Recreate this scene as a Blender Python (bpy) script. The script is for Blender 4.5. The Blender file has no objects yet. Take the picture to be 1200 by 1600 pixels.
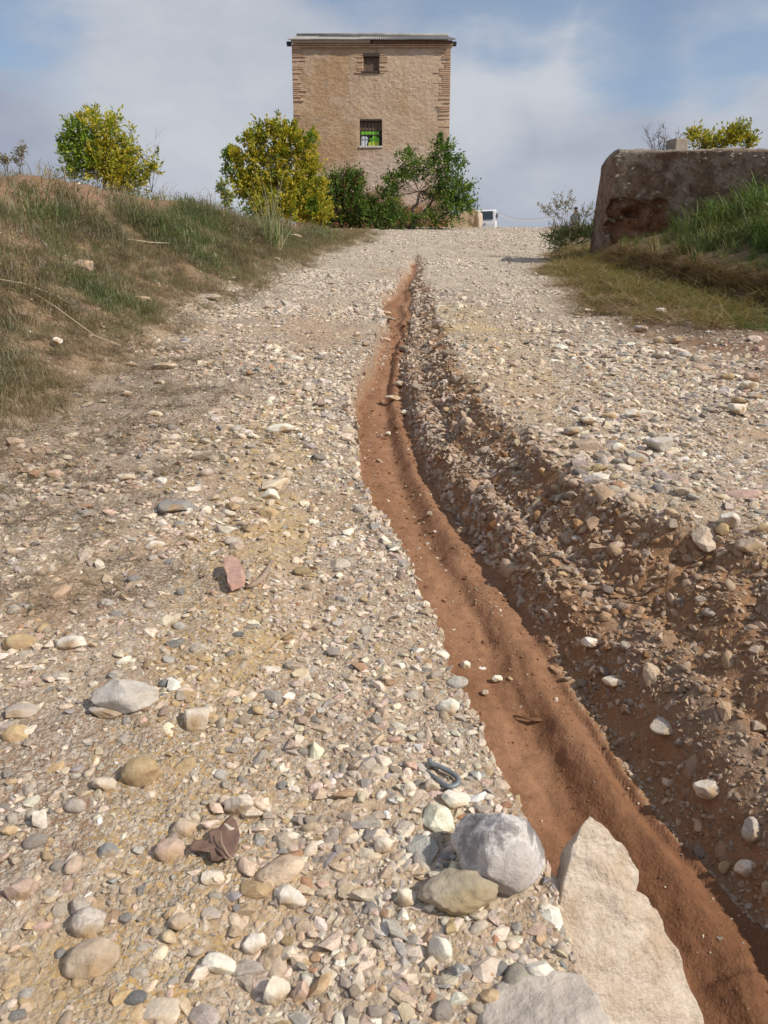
import bpy, bmesh, math, random
import numpy as np
from mathutils import Vector, Matrix, Euler

# ------------------------------------------------------------------ camera, sky, sun, exposure
SC = bpy.context.scene
COL = SC.collection
TH = math.atan(280 / 1200)                    # camera pitch below the horizontal
F = 1200.0                                    # focal length in photograph pixels
cam_d = bpy.data.cameras.new("camera")
cam_d.sensor_fit = 'VERTICAL'; cam_d.sensor_height = 32.0; cam_d.lens = 24.0
cam_d.clip_start = 0.05; cam_d.clip_end = 6000
cam_d.dof.use_dof = True; cam_d.dof.focus_distance = 3.6; cam_d.dof.aperture_fstop = 24 / 2.0
cam = bpy.data.objects.new("camera", cam_d); COL.objects.link(cam)
cam.location = (0, 0, 0); cam.rotation_euler = (math.pi / 2 - TH, 0, 0)
SC.camera = cam
SC.view_settings.view_transform = 'Standard'
SC.view_settings.look = 'None'
SC.view_settings.exposure = 0.0
SC.view_settings.gamma = 1.0
SC.view_settings.use_curve_mapping = False

SUN_AZ = math.radians(116)                    # clockwise from +Y (away from the camera): to the right, a little behind
SUN_EL = math.radians(41)
sdir = Vector((math.sin(SUN_AZ) * math.cos(SUN_EL), math.cos(SUN_AZ) * math.cos(SUN_EL), math.sin(SUN_EL)))
sun_d = bpy.data.lights.new("sun", 'SUN'); sun_d.energy = 4.4; sun_d.angle = math.radians(0.9)
sun_d.color = (1.0, 0.91, 0.79)
sun = bpy.data.objects.new("sun", sun_d); COL.objects.link(sun)
sun.rotation_euler = sdir.to_track_quat('Z', 'Y').to_euler()

def px_dir(px, py):
    xc, yc = px - 600.0, 800.0 - py
    v = Vector((xc, F * math.cos(TH) + yc * math.sin(TH), yc * math.cos(TH) - F * math.sin(TH)))
    return v.normalized()

W = bpy.data.worlds.new("World"); SC.world = W; W.use_nodes = True
nt = W.node_tree; nt.nodes.clear()
def N(t, nt_, **kw):
    n = nt_.nodes.new(t)
    for k, v in kw.items(): setattr(n, k, v)
    return n
wout = N('ShaderNodeOutputWorld', nt); bg = N('ShaderNodeBackground', nt); bg.inputs[1].default_value = 0.1
nt.links.new(bg.outputs[0], wout.inputs[0])
sky = N('ShaderNodeTexSky', nt, sky_type='NISHITA', sun_disc=False)
sky.sun_elevation = SUN_EL; sky.sun_rotation = SUN_AZ; sky.air_density = 1.0; sky.dust_density = 0.6; sky.altitude = 300
tc = N('ShaderNodeTexCoord', nt)
def wmath(op, a, b=None, clamp=False):
    m = N('ShaderNodeMath', nt, operation=op, use_clamp=clamp)
    for i, v in enumerate((a, b)):
        if v is None: continue
        if isinstance(v, (int, float)): m.inputs[i].default_value = v
        else: nt.links.new(v, m.inputs[i])
    return m.outputs[0]
def wnoise(scale, detail, rough, sc3, off=(0, 0, 0)):
    mp = N('ShaderNodeMapping', nt); mp.inputs['Scale'].default_value = sc3; mp.inputs['Location'].default_value = off
    nt.links.new(tc.outputs['Generated'], mp.inputs[0])
    n = N('ShaderNodeTexNoise', nt); n.inputs['Scale'].default_value = scale
    n.inputs['Detail'].default_value = detail; n.inputs['Roughness'].default_value = rough
    nt.links.new(mp.outputs[0], n.inputs['Vector']); return n.outputs[0]
def wblob(px, py, a_in, a_out):
    d = px_dir(px, py)
    vm = N('ShaderNodeVectorMath', nt, operation='DOT_PRODUCT')
    nt.links.new(tc.outputs['Generated'], vm.inputs[0]); vm.inputs[1].default_value = d
    mr = N('ShaderNodeMapRange', nt, interpolation_type='SMOOTHSTEP')
    mr.inputs['From Min'].default_value = math.cos(math.radians(a_out)); mr.inputs['From Max'].default_value = math.cos(math.radians(a_in))
    nt.links.new(vm.outputs['Value'], mr.inputs['Value']); return mr.outputs[0]
n1 = wnoise(3.4, 9, 0.56, (1, 1, 2.6), (3.1, 0.4, 1.2))
n2 = wnoise(3.0, 8, 0.55, (1, 1, 2.2), (0.3, 5.4, 2.2))
gaps = wblob(690, -40, 2, 8)                                   # clear gaps between the clouds
for b in ((800, -10, 1, 7), (985, 60, 1, 6), (1180, -40, 2, 8), (20, 0, 1, 7), (560, -80, 2, 8)):
    gaps = wmath('MAXIMUM', gaps, wblob(*b))
dens = wmath('ADD', wmath('MULTIPLY', n1, 3.2), -0.30)
dens = wmath('SUBTRACT', dens, wmath('MULTIPLY', gaps, 0.95), False)
dens = N('ShaderNodeMapRange', nt, interpolation_type='SMOOTHSTEP').outputs[0] if False else dens
mr = N('ShaderNodeMapRange', nt, interpolation_type='SMOOTHSTEP'); mr.inputs['From Min'].default_value = 0.05; mr.inputs['From Max'].default_value = 0.95; mr.inputs['To Min'].default_value = 0.15
nt.links.new(dens, mr.inputs['Value'])
lite = wblob(330, 40, 2, 16)
for b in ((1160, 120, 1, 6), (870, 80, 1, 6), (740, 140, 1, 6), (250, 120, 2, 10), (450, 20, 1, 7)):
    lite = wmath('MAXIMUM', lite, wblob(*b))
lite = wmath('ADD', wmath('MULTIPLY', lite, 0.75), wmath('MULTIPLY', wmath('SUBTRACT', n2, 0.44), 2.6), True)
ccol = N('ShaderNodeMix', nt, data_type='RGBA'); nt.links.new(lite, ccol.inputs[0])
ccol.inputs[6].default_value = (3.35, 3.75, 4.75, 1); ccol.inputs[7].default_value = (5.8, 6.1, 6.6, 1)
skyc = N('ShaderNodeMix', nt, data_type='RGBA', blend_type='MULTIPLY'); skyc.inputs[0].default_value = 1
nt.links.new(sky.outputs[0], skyc.inputs[6]); skyc.inputs[7].default_value = (1.45, 1.4, 1.32, 1)
fin = N('ShaderNodeMix', nt, data_type='RGBA'); nt.links.new(mr.outputs[0], fin.inputs[0])
nt.links.new(skyc.outputs[2], fin.inputs[6]); nt.links.new(ccol.outputs[2], fin.inputs[7])
nt.links.new(fin.outputs[2], bg.inputs[0])

# ------------------------------------------------------------------ numbers and noise
rng = np.random.default_rng(7)
random.seed(7)
def _h(ix, iy, s):
    n = (ix.astype(np.int64) * 374761393 + iy.astype(np.int64) * 668265263 + s * 974711) & 0x7fffffff
    n = ((n ^ (n >> 13)) * 1274126177) & 0x7fffffff
    n = n ^ (n >> 16)
    return (n & 0xffff) / 65535.0
def vnoise(x, y, s=0):
    x = np.asarray(x, float); y = np.asarray(y, float)
    ix = np.floor(x); iy = np.floor(y); fx = x - ix; fy = y - iy
    fx = fx * fx * (3 - 2 * fx); fy = fy * fy * (3 - 2 * fy)
    a = _h(ix, iy, s); b = _h(ix + 1, iy, s); c = _h(ix, iy + 1, s); d = _h(ix + 1, iy + 1, s)
    return (a + (b - a) * fx) * (1 - fy) + (c + (d - c) * fx) * fy
def fbm(x, y, f, o=4, s=0, g=0.5):
    r = 0.0; a = 1.0; t = 0.0
    for i in range(o):
        r = r + a * (vnoise(x * f + i * 17.3, y * f + i * 9.1, s + i) - 0.5); t += a; a *= g; f *= 2.03
    return r / t * 2.0
def sst(a, b, x):
    t = np.clip((x - a) / (b - a), 0, 1); return t * t * (3 - 2 * t)

# ------------------------------------------------------------------ the lie of the land
H, S = 1.10, 0.163                             # camera height over the road, road gradient
_yy = np.linspace(-60, 4000, 40601)
_sl = np.where(_yy < 29, S, 0.0)
_sl = S + (0.05 - S) * sst(28.5, 33.0, _yy)
_sl = _sl + (0.125 - 0.05) * sst(46, 50, _yy) - 0.145 * sst(78, 100, _yy) - 0.03 * sst(100, 200, _yy) + 0.06 * sst(400, 900, _yy) - 0.06 * sst(1000, 1500, _yy)
_zz = np.concatenate([[0], np.cumsum((_sl[1:] + _sl[:-1]) / 2 * np.diff(_yy))])
_zz = _zz - np.interp(0, _yy, _zz) - H
def z0(y): return np.interp(y, _yy, _zz)
def plane(px, py, dz=0.0):
    d = px_dir(px, py); t = (-H + dz) / (d.z - S * d.y); return d.x * t, d.y * t
def track(pts, dz=0.0, near=None):
    a = []
    for p in pts:
        D = dz(p) if callable(dz) else dz
        a.append(plane(p[0], p[1], D)[::-1])
    a.sort(); a = np.array(a)
    if near is not None: a = np.vstack([near, a])
    return a
def DEP(y): return np.interp(y, [-3, 0.6, 1.5, 3, 6, 8, 9.5, 11.0, 12.5, 15.0, 16.0], [0.46, 0.44, 0.37, 0.27, 0.19, 0.165, 0.15, 0.125, 0.105, 0.07, 0.0])
def dpt(p): return -float(DEP(plane(p[0], p[1], -0.2)[1]))
T_LIP = track([(643, 401), (640, 412), (633, 430), (614, 446), (597, 455), (590, 475), (604, 512), (576, 560), (557, 590), (552, 645), (560, 720), (596, 800), (640, 858),
               (690, 945), (735, 1045), (772, 1130), (822, 1240), (868, 1360), (905, 1480)])
T_LIP = np.vstack([[-3.0, T_LIP[0, 1] - 0.02], T_LIP])
T_FLR = track([(650, 401), (651, 412), (649, 430), (640, 452), (641, 480), (636, 520), (628, 565), (622, 600), (640, 680), (655, 740), (712, 830), (768, 905), (825, 985), (893, 1100),
               (962, 1205), (1005, 1265), (1100, 1385), (1200, 1500)], dpt)
T_FLR = np.vstack([[-3.0, T_FLR[0, 1] + 0.1], T_FLR])
T_TOP = track([(657, 401), (656, 430), (660, 480), (668, 530), (690, 590), (730, 650), (800, 710), (890, 770), (1000, 820), (1100, 850), (1200, 880)])
T_TOP = np.vstack([[-3.0, 1.45], [0.3, 1.42], [1.2, 1.32], T_TOP])
T_L = track([(0, 700), (60, 650), (150, 590), (300, 500), (400, 455), (500, 400), (560, 383)])
T_L = np.vstack([[-3, -1.9], [1.5, -1.85], T_L, [34, 0.2], [60, -2]])
T_R = track([(1190, 590), (1040, 540), (900, 480), (850, 425), (862, 390), (880, 368)])
T_R = np.vstack([[-3, 2.9], [2.0, 2.6], T_R, [60, 9]])
STEP_X = 3.75
def ip(T, y): return np.interp(y, T[:, 0], T[:, 1])

def terrain(x, y, fine=True):
    """height of the ground and the masks that say what lies there"""
    x = np.asarray(x, float); y = np.asarray(y, float)
    z = z0(y)
    wob = (0.05 + .05 * sst(4, 8, y)) * fbm(x * 0, y, 1.7, 3, 5) + 0.026 * fbm(x * 0, y, 9.0, 3, 6)
    yc = np.clip(y, 0.3, 40)
    lip = ip(T_LIP, y) + wob * np.clip(yc * 0.3, 0.2, 1) + 0.016 * fbm(x * 2, y, 21.0, 2, 16); flr = ip(T_FLR, y) + 0.5 * wob; top = ip(T_TOP, y) - 1.4 * wob + 0.05 * fbm(x * 0, y, 4.0, 3, 8)
    top = np.maximum(top, flr + 0.15) + .16 * sst(2.2, 4, y) * sst(12, 9, y)
    D = DEP(y)
    rise = np.interp(y, [-3, 1, 3, 6, 9], [0.12, 0.11, 0.08, 0.03, 0.0])      # the right shoulder stands higher
    t = np.clip((x - flr) / (top - flr), 0, 1)
    tn = np.clip(t - .06 * (1 + fbm(x * 0, y, 1.9, 3, 29)) * sst(0, .1, t) * sst(.5, .2, t) + 0.07 * fbm(x, y, 3.0, 3, 9) * sst(0.0, 0.15, t) * (1 - sst(0.85, 1, t)), 0, 1)
    prof = np.interp(tn, [0, 0.12, 0.19, 0.33, 0.42, 0.52, 0.62, 0.74, 0.86, 1.0], [0, 0.31, 0.39, 0.45, 0.43, 0.54, 0.68, 0.74, 0.92, 1.0])
    on_l = sst(-0.035, 0.012, x - lip)
    fade = sst(12.2, 10.5, y)
    zg = np.where(x < flr, -D * on_l, -D + (D + rise) * prof)
    mud = on_l * (x < flr + 0.02) * (D > 0.02)
    # the runnel cut into the mud floor along its right side
    uu = (x - lip) / np.maximum(flr - lip, 0.05)
    zg = zg + np.where((uu > 0) & (uu < 1), -0.022 * np.exp(-((uu - 0.62) / 0.16) ** 2) * fade + 0.03 * sst(0.62, .84, uu) * sst(1.0, .86, uu) * fade + 0.006 * fbm(x * 1.5, y * 0.35, 14, 3, 31), 0)
    # undercut folds in the mud bank further up
    zg = zg + np.where((uu > .35) & (uu < 1) & (y > 1.3) & (y < 3.0), 0.030 * fbm(uu * .42 + y * .03, y * 0.16, 11, 4, 33) * sst(.35, .6, uu) * sst(1.0, .88, uu), 0)
    right_far = x - top
    zg = np.where(x >= top, rise * (1 - sst(0, 1.2, right_far)), zg)
    zg = zg * np.where(y > 16.1, 0, 1)
    bank = sst(0.0, 0.04, t) * (1 - sst(0.8, 1.05, t)) * (D > 0.01) * (x < top)
    z = z + zg
    # small notch higher up the road
    nt_ = np.exp(-(((x - 0.60) / 0.10) ** 2 + ((y - 14.6) / 0.9) ** 2)); z = z - 0.0 * nt_
    mud = mud * sst(15.5, 14.5, y)
    # left bank: grassy slope and the bare ridge of red earth on it
    L = ip(T_L, y) + 0.22 * fbm(x * 0, y, 0.9, 3, 11); dl = L - x
    Hl = np.interp(y, [-3, 4, 8, 11, 15, 18, 21, 24, 28, 60], [1.25, 1.26, 1.28, 1.16, 0.84, 0.56, 0.32, 0.14, 0.0, 0.0])
    hb = Hl * (0.80 * sst(-0.1, 2.1, dl) + 0.20 * sst(1.3, 2.3, dl))
    hb = hb + 0.10 * fbm(x, y, 1.3, 3, 12) * sst(0, 0.8, dl) * np.clip(Hl, 0, 1)
    hb = hb + 0.05 * np.interp(y, [0, 26, 30], [1, 1, 0.4]) * sst(0.0, 0.25, dl)
    z = z + hb - 0.02 * np.clip(dl - 3.0, 0, 30)
    grassL = sst(-0.10, 0.35, dl + 0.25 * fbm(x, y, 2.2, 3, 13))
    ridge = sst(1.30, 1.75, dl + 0.25 * fbm(x, y, 1.6, 3, 14)) * sst(26, 20, y)
    # right verge, eroded step and the rise to the wall
    R = ip(T_R, y) + 0.2 * fbm(x * 0, y, 0.8, 3, 15); dr = x - R
    z = z + 0.07 * sst(0.0, 0.7, dr)
    stepx = np.interp(y, [-3, 7, 12.2, 14.2, 16, 18], [3.9, 3.85, 3.62, 3.75, 4.6, 6.5]) + 0.14 * fbm(x * 0, y, 1.4, 3, 17)
    ds = x - stepx
    z = z + (0.24 * sst(-0.22, 0.14, ds) + 0.27 * np.clip(ds, 0, 5)) * sst(26, 17, y) + 0.08 * fbm(x, y, 1.7, 3, 18) * sst(0, 0.5, ds)
    shf = 0.5 * sst(10, 7, y); grassR = sst(0.05, 0.5, dr - shf + 0.3 * fbm(x, y, 1.9, 3, 19)) * np.interp(y, [5.0, 6.2], [0, 1])
    face = sst(-0.22, -0.1, ds) * (1 - sst(0.02, 0.12, ds))
    soilR = sst(-0.20, 0.10, dr + 0.35 * fbm(x, y, 2.0, 3, 20))
    # ruts, washed fans and humps on the road itself
    road = (1 - sst(-0.3, 0.3, dl)) * (1 - sst(-0.3, 0.3, dr))
    z = z + road * (0.035 * fbm(x, y * 0.45, 1.1, 4, 21) + 0.012 * fbm(x, y, 5, 3, 22)) * (1 - mud * .8)
    if fine:
        z = z + (1 - mud * 0.75) * (0.010 * fbm(x, y, 16, 3, 23)) * np.clip(yc * .5, .45, 1.6)
        z = z + bank * sst(0.03, 0.40, t) * (0.035 * fbm(x, y, 7, 3, 24) + 0.03 * np.abs(fbm(x, y, 19, 3, 25)))
    return z, dict(mud=np.asarray(mud, float), bank=bank, grassL=grassL, grassR=grassR, ridge=ridge, step=face, soilR=soilR, ds=ds, dl=dl, dr=dr, lip=lip, top=top, t=t, flr=flr, onl=on_l)

_ZONES = []
for (a, b, w_, h_, c_, k_) in ((110, 705, 150, 50, (.31, .21, .14), 1.3), (50, 640, 130, 50, (.29, .20, .135), 1.2), (260, 560, 90, 24, (.33, .23, .155), .8), (330, 640, 60, 30, (.35, .24, .155), .6), (500, 525, 60, 26, (.42, .28, .17), .75), (230, 880, 110, 45, (.36, .235, .145), .75), (90, 960, 70, 40, (.36, .235, .14), .6),
                               (440, 800, 45, 70, (.52, .37, .17), .8), (430, 690, 40, 40, (.54, .41, .22), .6), (360, 1040, 70, 40, (.52, .36, .15), .8), (480, 960, 40, 60, (.45, .31, .18), .7), (560, 1180, 40, 90, (.42, .28, .17), .65), (430, 1220, 90, 60, (.47, .34, .20), .6),
                               (120, 1520, 130, 70, (.50, .36, .19), .75), (420, 1400, 120, 60, (.49, .35, .20), .6), (240, 1320, 80, 30, (.46, .33, .2), .5), (300, 990, 40, 40, (.38, .25, .15), .6), (30, 1290, 60, 60, (.44, .34, .24), .4),
                               (720, 500, 50, 22, (.56, .43, .20), .8), (800, 560, 60, 30, (.54, .42, .24), .6), (760, 620, 60, 30, (.42, .27, .14), .7), (900, 800, 90, 30, (.45, .30, .16), .7), (1080, 850, 100, 40, (.44, .30, .17), .7), (1130, 960, 80, 60, (.40, .24, .11), .8), (980, 900, 90, 50, (.38, .21, .09), .8),
                               (900, 730, 90, 22, (.44, .31, .19), .55), (840, 660, 50, 40, (.47, .34, .2), .5), (620, 425, 40, 8, (.42, .25, .14), .7), (760, 385, 30, 8, (.45, .31, .2), .5), (1080, 640, 90, 40, (.52, .43, .32), .4)):
    p0_ = plane(a, b); p1_ = plane(a + w_, b); p2_ = plane(a, b - h_); _ZONES.append((p0_[0], p0_[1], abs(p1_[0] - p0_[0]), abs(p2_[1] - p0_[1]), c_, k_))
def tint(x, y):
    """patches of bare brown soil and ochre clay in the track: a colour and how strongly it shows"""
    x = np.asarray(x, float); y = np.asarray(y, float); wx = x + .12 * fbm(x, y, 3.0, 3, 95) * np.clip(y / 3, .5, 2); wy = y + .3 * fbm(x, y, 2.3, 3, 96) * np.clip(y / 3, .4, 2)
    c = np.zeros(x.shape + (3,)); w = np.zeros(x.shape)
    for (a, b, sx, sy, cc, k) in _ZONES:
        g = k * np.exp(-(((wx - a) / sx) ** 2 + ((wy - b) / sy) ** 2)); c += g[..., None] * np.array(cc); w += g
    c = c / np.maximum(w, 1e-6)[..., None]; return c, np.clip(w * (1 + 1.2 * fbm(x, y, 7, 3, 97)), 0, 1)

def hgt(x, y): return float(terrain(np.array([x]), np.array([y]))[0][0])
def hit(px, py):
    """where a line of sight meets the ground"""
    d = px_dir(px, py); t = np.concatenate([np.linspace(0.6, 6, 900), np.linspace(6, 60, 1500)])
    z, _ = terrain(d.x * t, d.y * t)
    k = np.nonzero(d.z * t < z)[0]
    tt = t[k[0]] if len(k) else 30.0
    return Vector((d.x * tt, d.y * tt, d.z * tt))
def at(px, py, Y):
    d = px_dir(px, py); return d * (Y / d.y)
def dep(p): return p[1] * math.cos(TH) - p[2] * math.sin(TH)

# ------------------------------------------------------------------ object helpers
def tag(o, label=None, cat=None, group=None, kind=None):
    if label: o['label'] = label
    if cat: o['category'] = cat
    if group: o['group'] = group
    if kind: o['kind'] = kind
    return o
def link(o, parent=None):
    COL.objects.link(o)
    if parent is not None: o.parent = parent
    return o
def empty(name, loc, rz=0.0, **kw):
    o = bpy.data.objects.new(name, None); o.empty_display_size = 0.2
    o.location = loc; o.rotation_euler = (0, 0, rz); link(o); tag(o, **kw); return o
def mk_mesh(name, v, f, mat=None, smooth=False):
    me = bpy.data.meshes.new(name)
    me.from_pydata([tuple(p) for p in v] if not isinstance(v, np.ndarray) else v.tolist(), [], f)
    if mat: me.materials.append(mat)
    if smooth: me.polygons.foreach_set('use_smooth', [True] * len(me.polygons))
    me.update(); return me
def np_mesh(name, v, faces, mat=None, smooth=False, col=None, extra=None):
    """v (n,3), faces (m,k) of one size"""
    v = np.asarray(v, np.float32); faces = np.asarray(faces, np.int32)
    me = bpy.data.meshes.new(name); k = faces.shape[1]
    me.vertices.add(len(v)); me.vertices.foreach_set('co', v.ravel())
    me.loops.add(faces.size); me.loops.foreach_set('vertex_index', faces.ravel())
    me.polygons.add(len(faces)); me.polygons.foreach_set('loop_start', np.arange(0, faces.size, k, dtype=np.int32))
    me.polygons.foreach_set('loop_total', np.full(len(faces), k, np.int32))
    if mat: me.materials.append(mat)
    me.update(calc_edges=True); me.validate()
    me.polygons.foreach_set('use_smooth', np.full(len(me.polygons), smooth))
    if col is not None:
        a = me.color_attributes.new('Col', 'FLOAT_COLOR', 'POINT')
        c = np.ones((len(v), 4), np.float32); c[:, :3] = col; a.data.foreach_set('color', c.ravel())
    for kx, arr in (extra or {}).items():
        a = me.attributes.new(kx, 'FLOAT', 'POINT'); a.data.foreach_set('value', np.asarray(arr, np.float32))
    me.update(); return me
def obj(name, me, parent=None, loc=None, rot=None, **kw):
    o = bpy.data.objects.new(name, me); link(o, parent)
    if loc is not None: o.location = loc
    if rot is not None: o.rotation_euler = rot
    tag(o, **kw); return o
class MB:
    def __init__(s): s.v = []; s.f = []
    def add(s, v, f):
        b = len(s.v); s.v += [tuple(p) for p in v]; s.f += [tuple(i + b for i in q) for q in f]; return s
    def box(s, c, d, rot=None):
        x, y, z = [q / 2 for q in d]; P = [Vector(p) for p in ((-x, -y, -z), (x, -y, -z), (x, y, -z), (-x, y, -z), (-x, -y, z), (x, -y, z), (x, y, z), (-x, y, z))]
        if rot is not None: R = Euler(rot).to_matrix(); P = [R @ p for p in P]
        return s.add([p + Vector(c) for p in P], [(0, 3, 2, 1), (4, 5, 6, 7), (0, 1, 5, 4), (1, 2, 6, 5), (2, 3, 7, 6), (3, 0, 4, 7)])
    def tube(s, pts, rad, n=7):
        pts = [Vector(p) for p in pts]; b = len(s.v); up = Vector((0.13, 0.21, 0.97))
        for i, p in enumerate(pts):
            d = (pts[min(i + 1, len(pts) - 1)] - pts[max(i - 1, 0)]).normalized()
            a = d.cross(up); a = a if a.length > 0.05 else d.cross(Vector((1, 0, 0))); a.normalize(); c = d.cross(a)
            r = rad[i] if hasattr(rad, '__len__') else rad
            for k in range(n):
                t = 2 * math.pi * k / n; s.v.append(tuple(p + a * (r * math.cos(t)) + c * (r * math.sin(t))))
        for i in range(len(pts) - 1):
            for k in range(n):
                q = b + i * n; s.f.append((q + k, q + (k + 1) % n, q + n + (k + 1) % n, q + n + k))
        s.f.append(tuple(b + k for k in range(n))[::-1]); e = b + (len(pts) - 1) * n; s.f.append(tuple(e + k for k in range(n)))
        return s
    def disc(s, c, r, th, axis='y', n=20):
        c = Vector(c); A = {'y': (Vector((1, 0, 0)), Vector((0, 0, 1)), Vector((0, 1, 0))), 'x': (Vector((0, 1, 0)), Vector((0, 0, 1)), Vector((1, 0, 0)))}[axis]
        b = len(s.v)
        for sg in (-.5, .5):
            for k in range(n):
                t = 2 * math.pi * k / n; s.v.append(tuple(c + A[0] * (r * math.cos(t)) + A[1] * (r * math.sin(t)) + A[2] * (sg * th)))
        s.f.append(tuple(b + k for k in range(n))); s.f.append(tuple(b + n + k for k in range(n))[::-1])
        for k in range(n): s.f.append((b + k, b + n + k, b + n + (k + 1) % n, b + (k + 1) % n))
        return s
    def mesh(s, name, mat, smooth=False): return mk_mesh(name, s.v, s.f, mat, smooth)
def bevel(o, w, seg=2):
    m = o.modifiers.new('bevel', 'BEVEL'); m.width = w; m.segments = seg; m.limit_method = 'ANGLE'; return o

# ------------------------------------------------------------------ materials
def newmat(name, rough=0.8, spec=0.3):
    m = bpy.data.materials.new(name); m.use_nodes = True; t = m.node_tree; t.nodes.clear()
    o = N('ShaderNodeOutputMaterial', t); b = N('ShaderNodeBsdfPrincipled', t)
    b.inputs['Roughness'].default_value = rough; b.inputs['Specular IOR Level'].default_value = spec
    t.links.new(b.outputs[0], o.inputs[0]); return m, t, b
def objco(t, scale=(1, 1, 1)):
    c = N('ShaderNodeTexCoord', t); mp = N('ShaderNodeMapping', t); mp.inputs['Scale'].default_value = scale
    t.links.new(c.outputs['Object'], mp.inputs[0]); return mp.outputs[0]
def tnoise(t, co, s, d=4, r=0.55):
    n = N('ShaderNodeTexNoise', t); n.inputs['Scale'].default_value = s; n.inputs['Detail'].default_value = d; n.inputs['Roughness'].default_value = r
    t.links.new(co, n.inputs['Vector']); return n
def tvor(t, co, s, feature='F1'):
    n = N('ShaderNodeTexVoronoi', t, feature=feature); n.inputs['Scale'].default_value = s; t.links.new(co, n.inputs['Vector']); return n
def ramp(t, fac, a, b, ca=(0, 0, 0, 1), cb=(1, 1, 1, 1)):
    r = N('ShaderNodeValToRGB', t); e = r.color_ramp.elements
    e[0].position = a; e[1].position = b; e[0].color = ca; e[1].color = cb; t.links.new(fac, r.inputs[0]); return r
def mixc(t, f, a, b, bt='MIX'):
    m = N('ShaderNodeMix', t, data_type='RGBA', blend_type=bt)
    for i, v in ((0, f), (6, a), (7, b)):
        if isinstance(v, (int, float)): m.inputs[i].default_value = v
        elif isinstance(v, tuple): m.inputs[i].default_value = v if len(v) == 4 else v + (1,)
        else: t.links.new(v, m.inputs[i])
    return m.outputs[2]
def tm(t, op, a, b=None, clamp=False):
    m = N('ShaderNodeMath', t, operation=op, use_clamp=clamp)
    for i, v in enumerate((a, b)):
        if v is None: continue
        if isinstance(v, (int, float)): m.inputs[i].default_value = v
        else: t.links.new(v, m.inputs[i])
    return m.outputs[0]
def bump(t, b, h, dist, strength=1.0, prev=None):
    n = N('ShaderNodeBump', t); n.inputs['Distance'].default_value = dist; n.inputs['Strength'].default_value = strength
    t.links.new(h, n.inputs['Height'])
    if prev is not None: t.links.new(prev, n.inputs['Normal'])
    t.links.new(n.outputs[0], b.inputs['Normal']); return n.outputs[0]
def attr(t, name, typ='GEOMETRY'):
    a = N('ShaderNodeAttribute', t, attribute_type=typ, attribute_name=name); return a

def ground_material():
    m, t, b = newmat('ground_soil_and_gravel', 0.92, 0.15)
    co = objco(t); c = attr(t, 'Col').outputs['Color']; g = attr(t, 'grav').outputs['Fac']; mu = attr(t, 'mudm').outputs['Fac']
    big = tnoise(t, co, 3.0, 5, 0.6).outputs[0]; mid = tnoise(t, co, 24, 5, 0.65).outputs[0]; fin_ = tnoise(t, co, 150, 3, 0.6).outputs[0]
    v1 = tvor(t, co, 85); v2 = tvor(t, co, 210)
    sep = N('ShaderNodeSeparateColor', t); t.links.new(v1.outputs['Color'], sep.inputs[0])
    sep2 = N('ShaderNodeSeparateColor', t); t.links.new(v2.outputs['Color'], sep2.inputs[0])
    cc = mixc(t, 1.0, c, ramp(t, mid, 0.25, 0.78, (0.72, 0.70, 0.68, 1), (1.22, 1.22, 1.2, 1)).outputs[0], 'MULTIPLY')
    cc = mixc(t, 1.0, cc, ramp(t, fin_, 0.25, 0.8, (0.86, 0.85, 0.84, 1), (1.14, 1.14, 1.14, 1)).outputs[0], 'MULTIPLY')
    # grit: tiny pebbles of several tints on the gravelly parts
    peb = ramp(t, sep.outputs[0], 0.0, 1.0, (0.30, 0.22, 0.15, 1), (0.62, 0.56, 0.47, 1)).outputs[0]
    peb2 = ramp(t, sep2.outputs[1], 0.0, 1.0, (0.26, 0.21, 0.17, 1), (0.60, 0.54, 0.45, 1)).outputs[0]
    pk = tm(t, 'MULTIPLY', g, ramp(t, sep.outputs[1], 0.35, 0.5).outputs[0]); pk2 = tm(t, 'MULTIPLY', g, ramp(t, sep2.outputs[0], 0.25, 0.4).outputs[0])
    cc = mixc(t, tm(t, 'MULTIPLY', pk2, 0.75), cc, peb2); cc = mixc(t, tm(t, 'MULTIPLY', pk, 0.7), cc, peb)
    crack = ramp(t, v1.outputs['Distance'], 0.45, 0.95, (1, 1, 1, 1), (0.62, 0.58, 0.54, 1)).outputs[0]
    cc = mixc(t, tm(t, 'MULTIPLY', g, 0.55), cc, mixc(t, 1.0, cc, crack, 'MULTIPLY'))
    t.links.new(cc, b.inputs['Base Color'])
    hh = tm(t, 'MULTIPLY', tm(t, 'SUBTRACT', 1.0, v1.outputs['Distance']), tm(t, 'MULTIPLY', pk, 1.0))
    hh2 = tm(t, 'MULTIPLY', tm(t, 'SUBTRACT', 1.0, v2.outputs['Distance']), pk2)
    p = bump(t, b, mid, 0.02, 0.5)
    p = bump(t, b, hh, 0.007, 0.9, p); p = bump(t, b, hh2, 0.003, 0.9, p); bump(t, b, fin_, 0.0025, 0.8, p)
    rr = N('ShaderNodeMapRange', t); t.links.new(mu, rr.inputs[0]); rr.inputs[3].default_value = 0.93; rr.inputs[4].default_value = 0.78
    t.links.new(rr.outputs[0], b.inputs['Roughness']); return m

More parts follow.
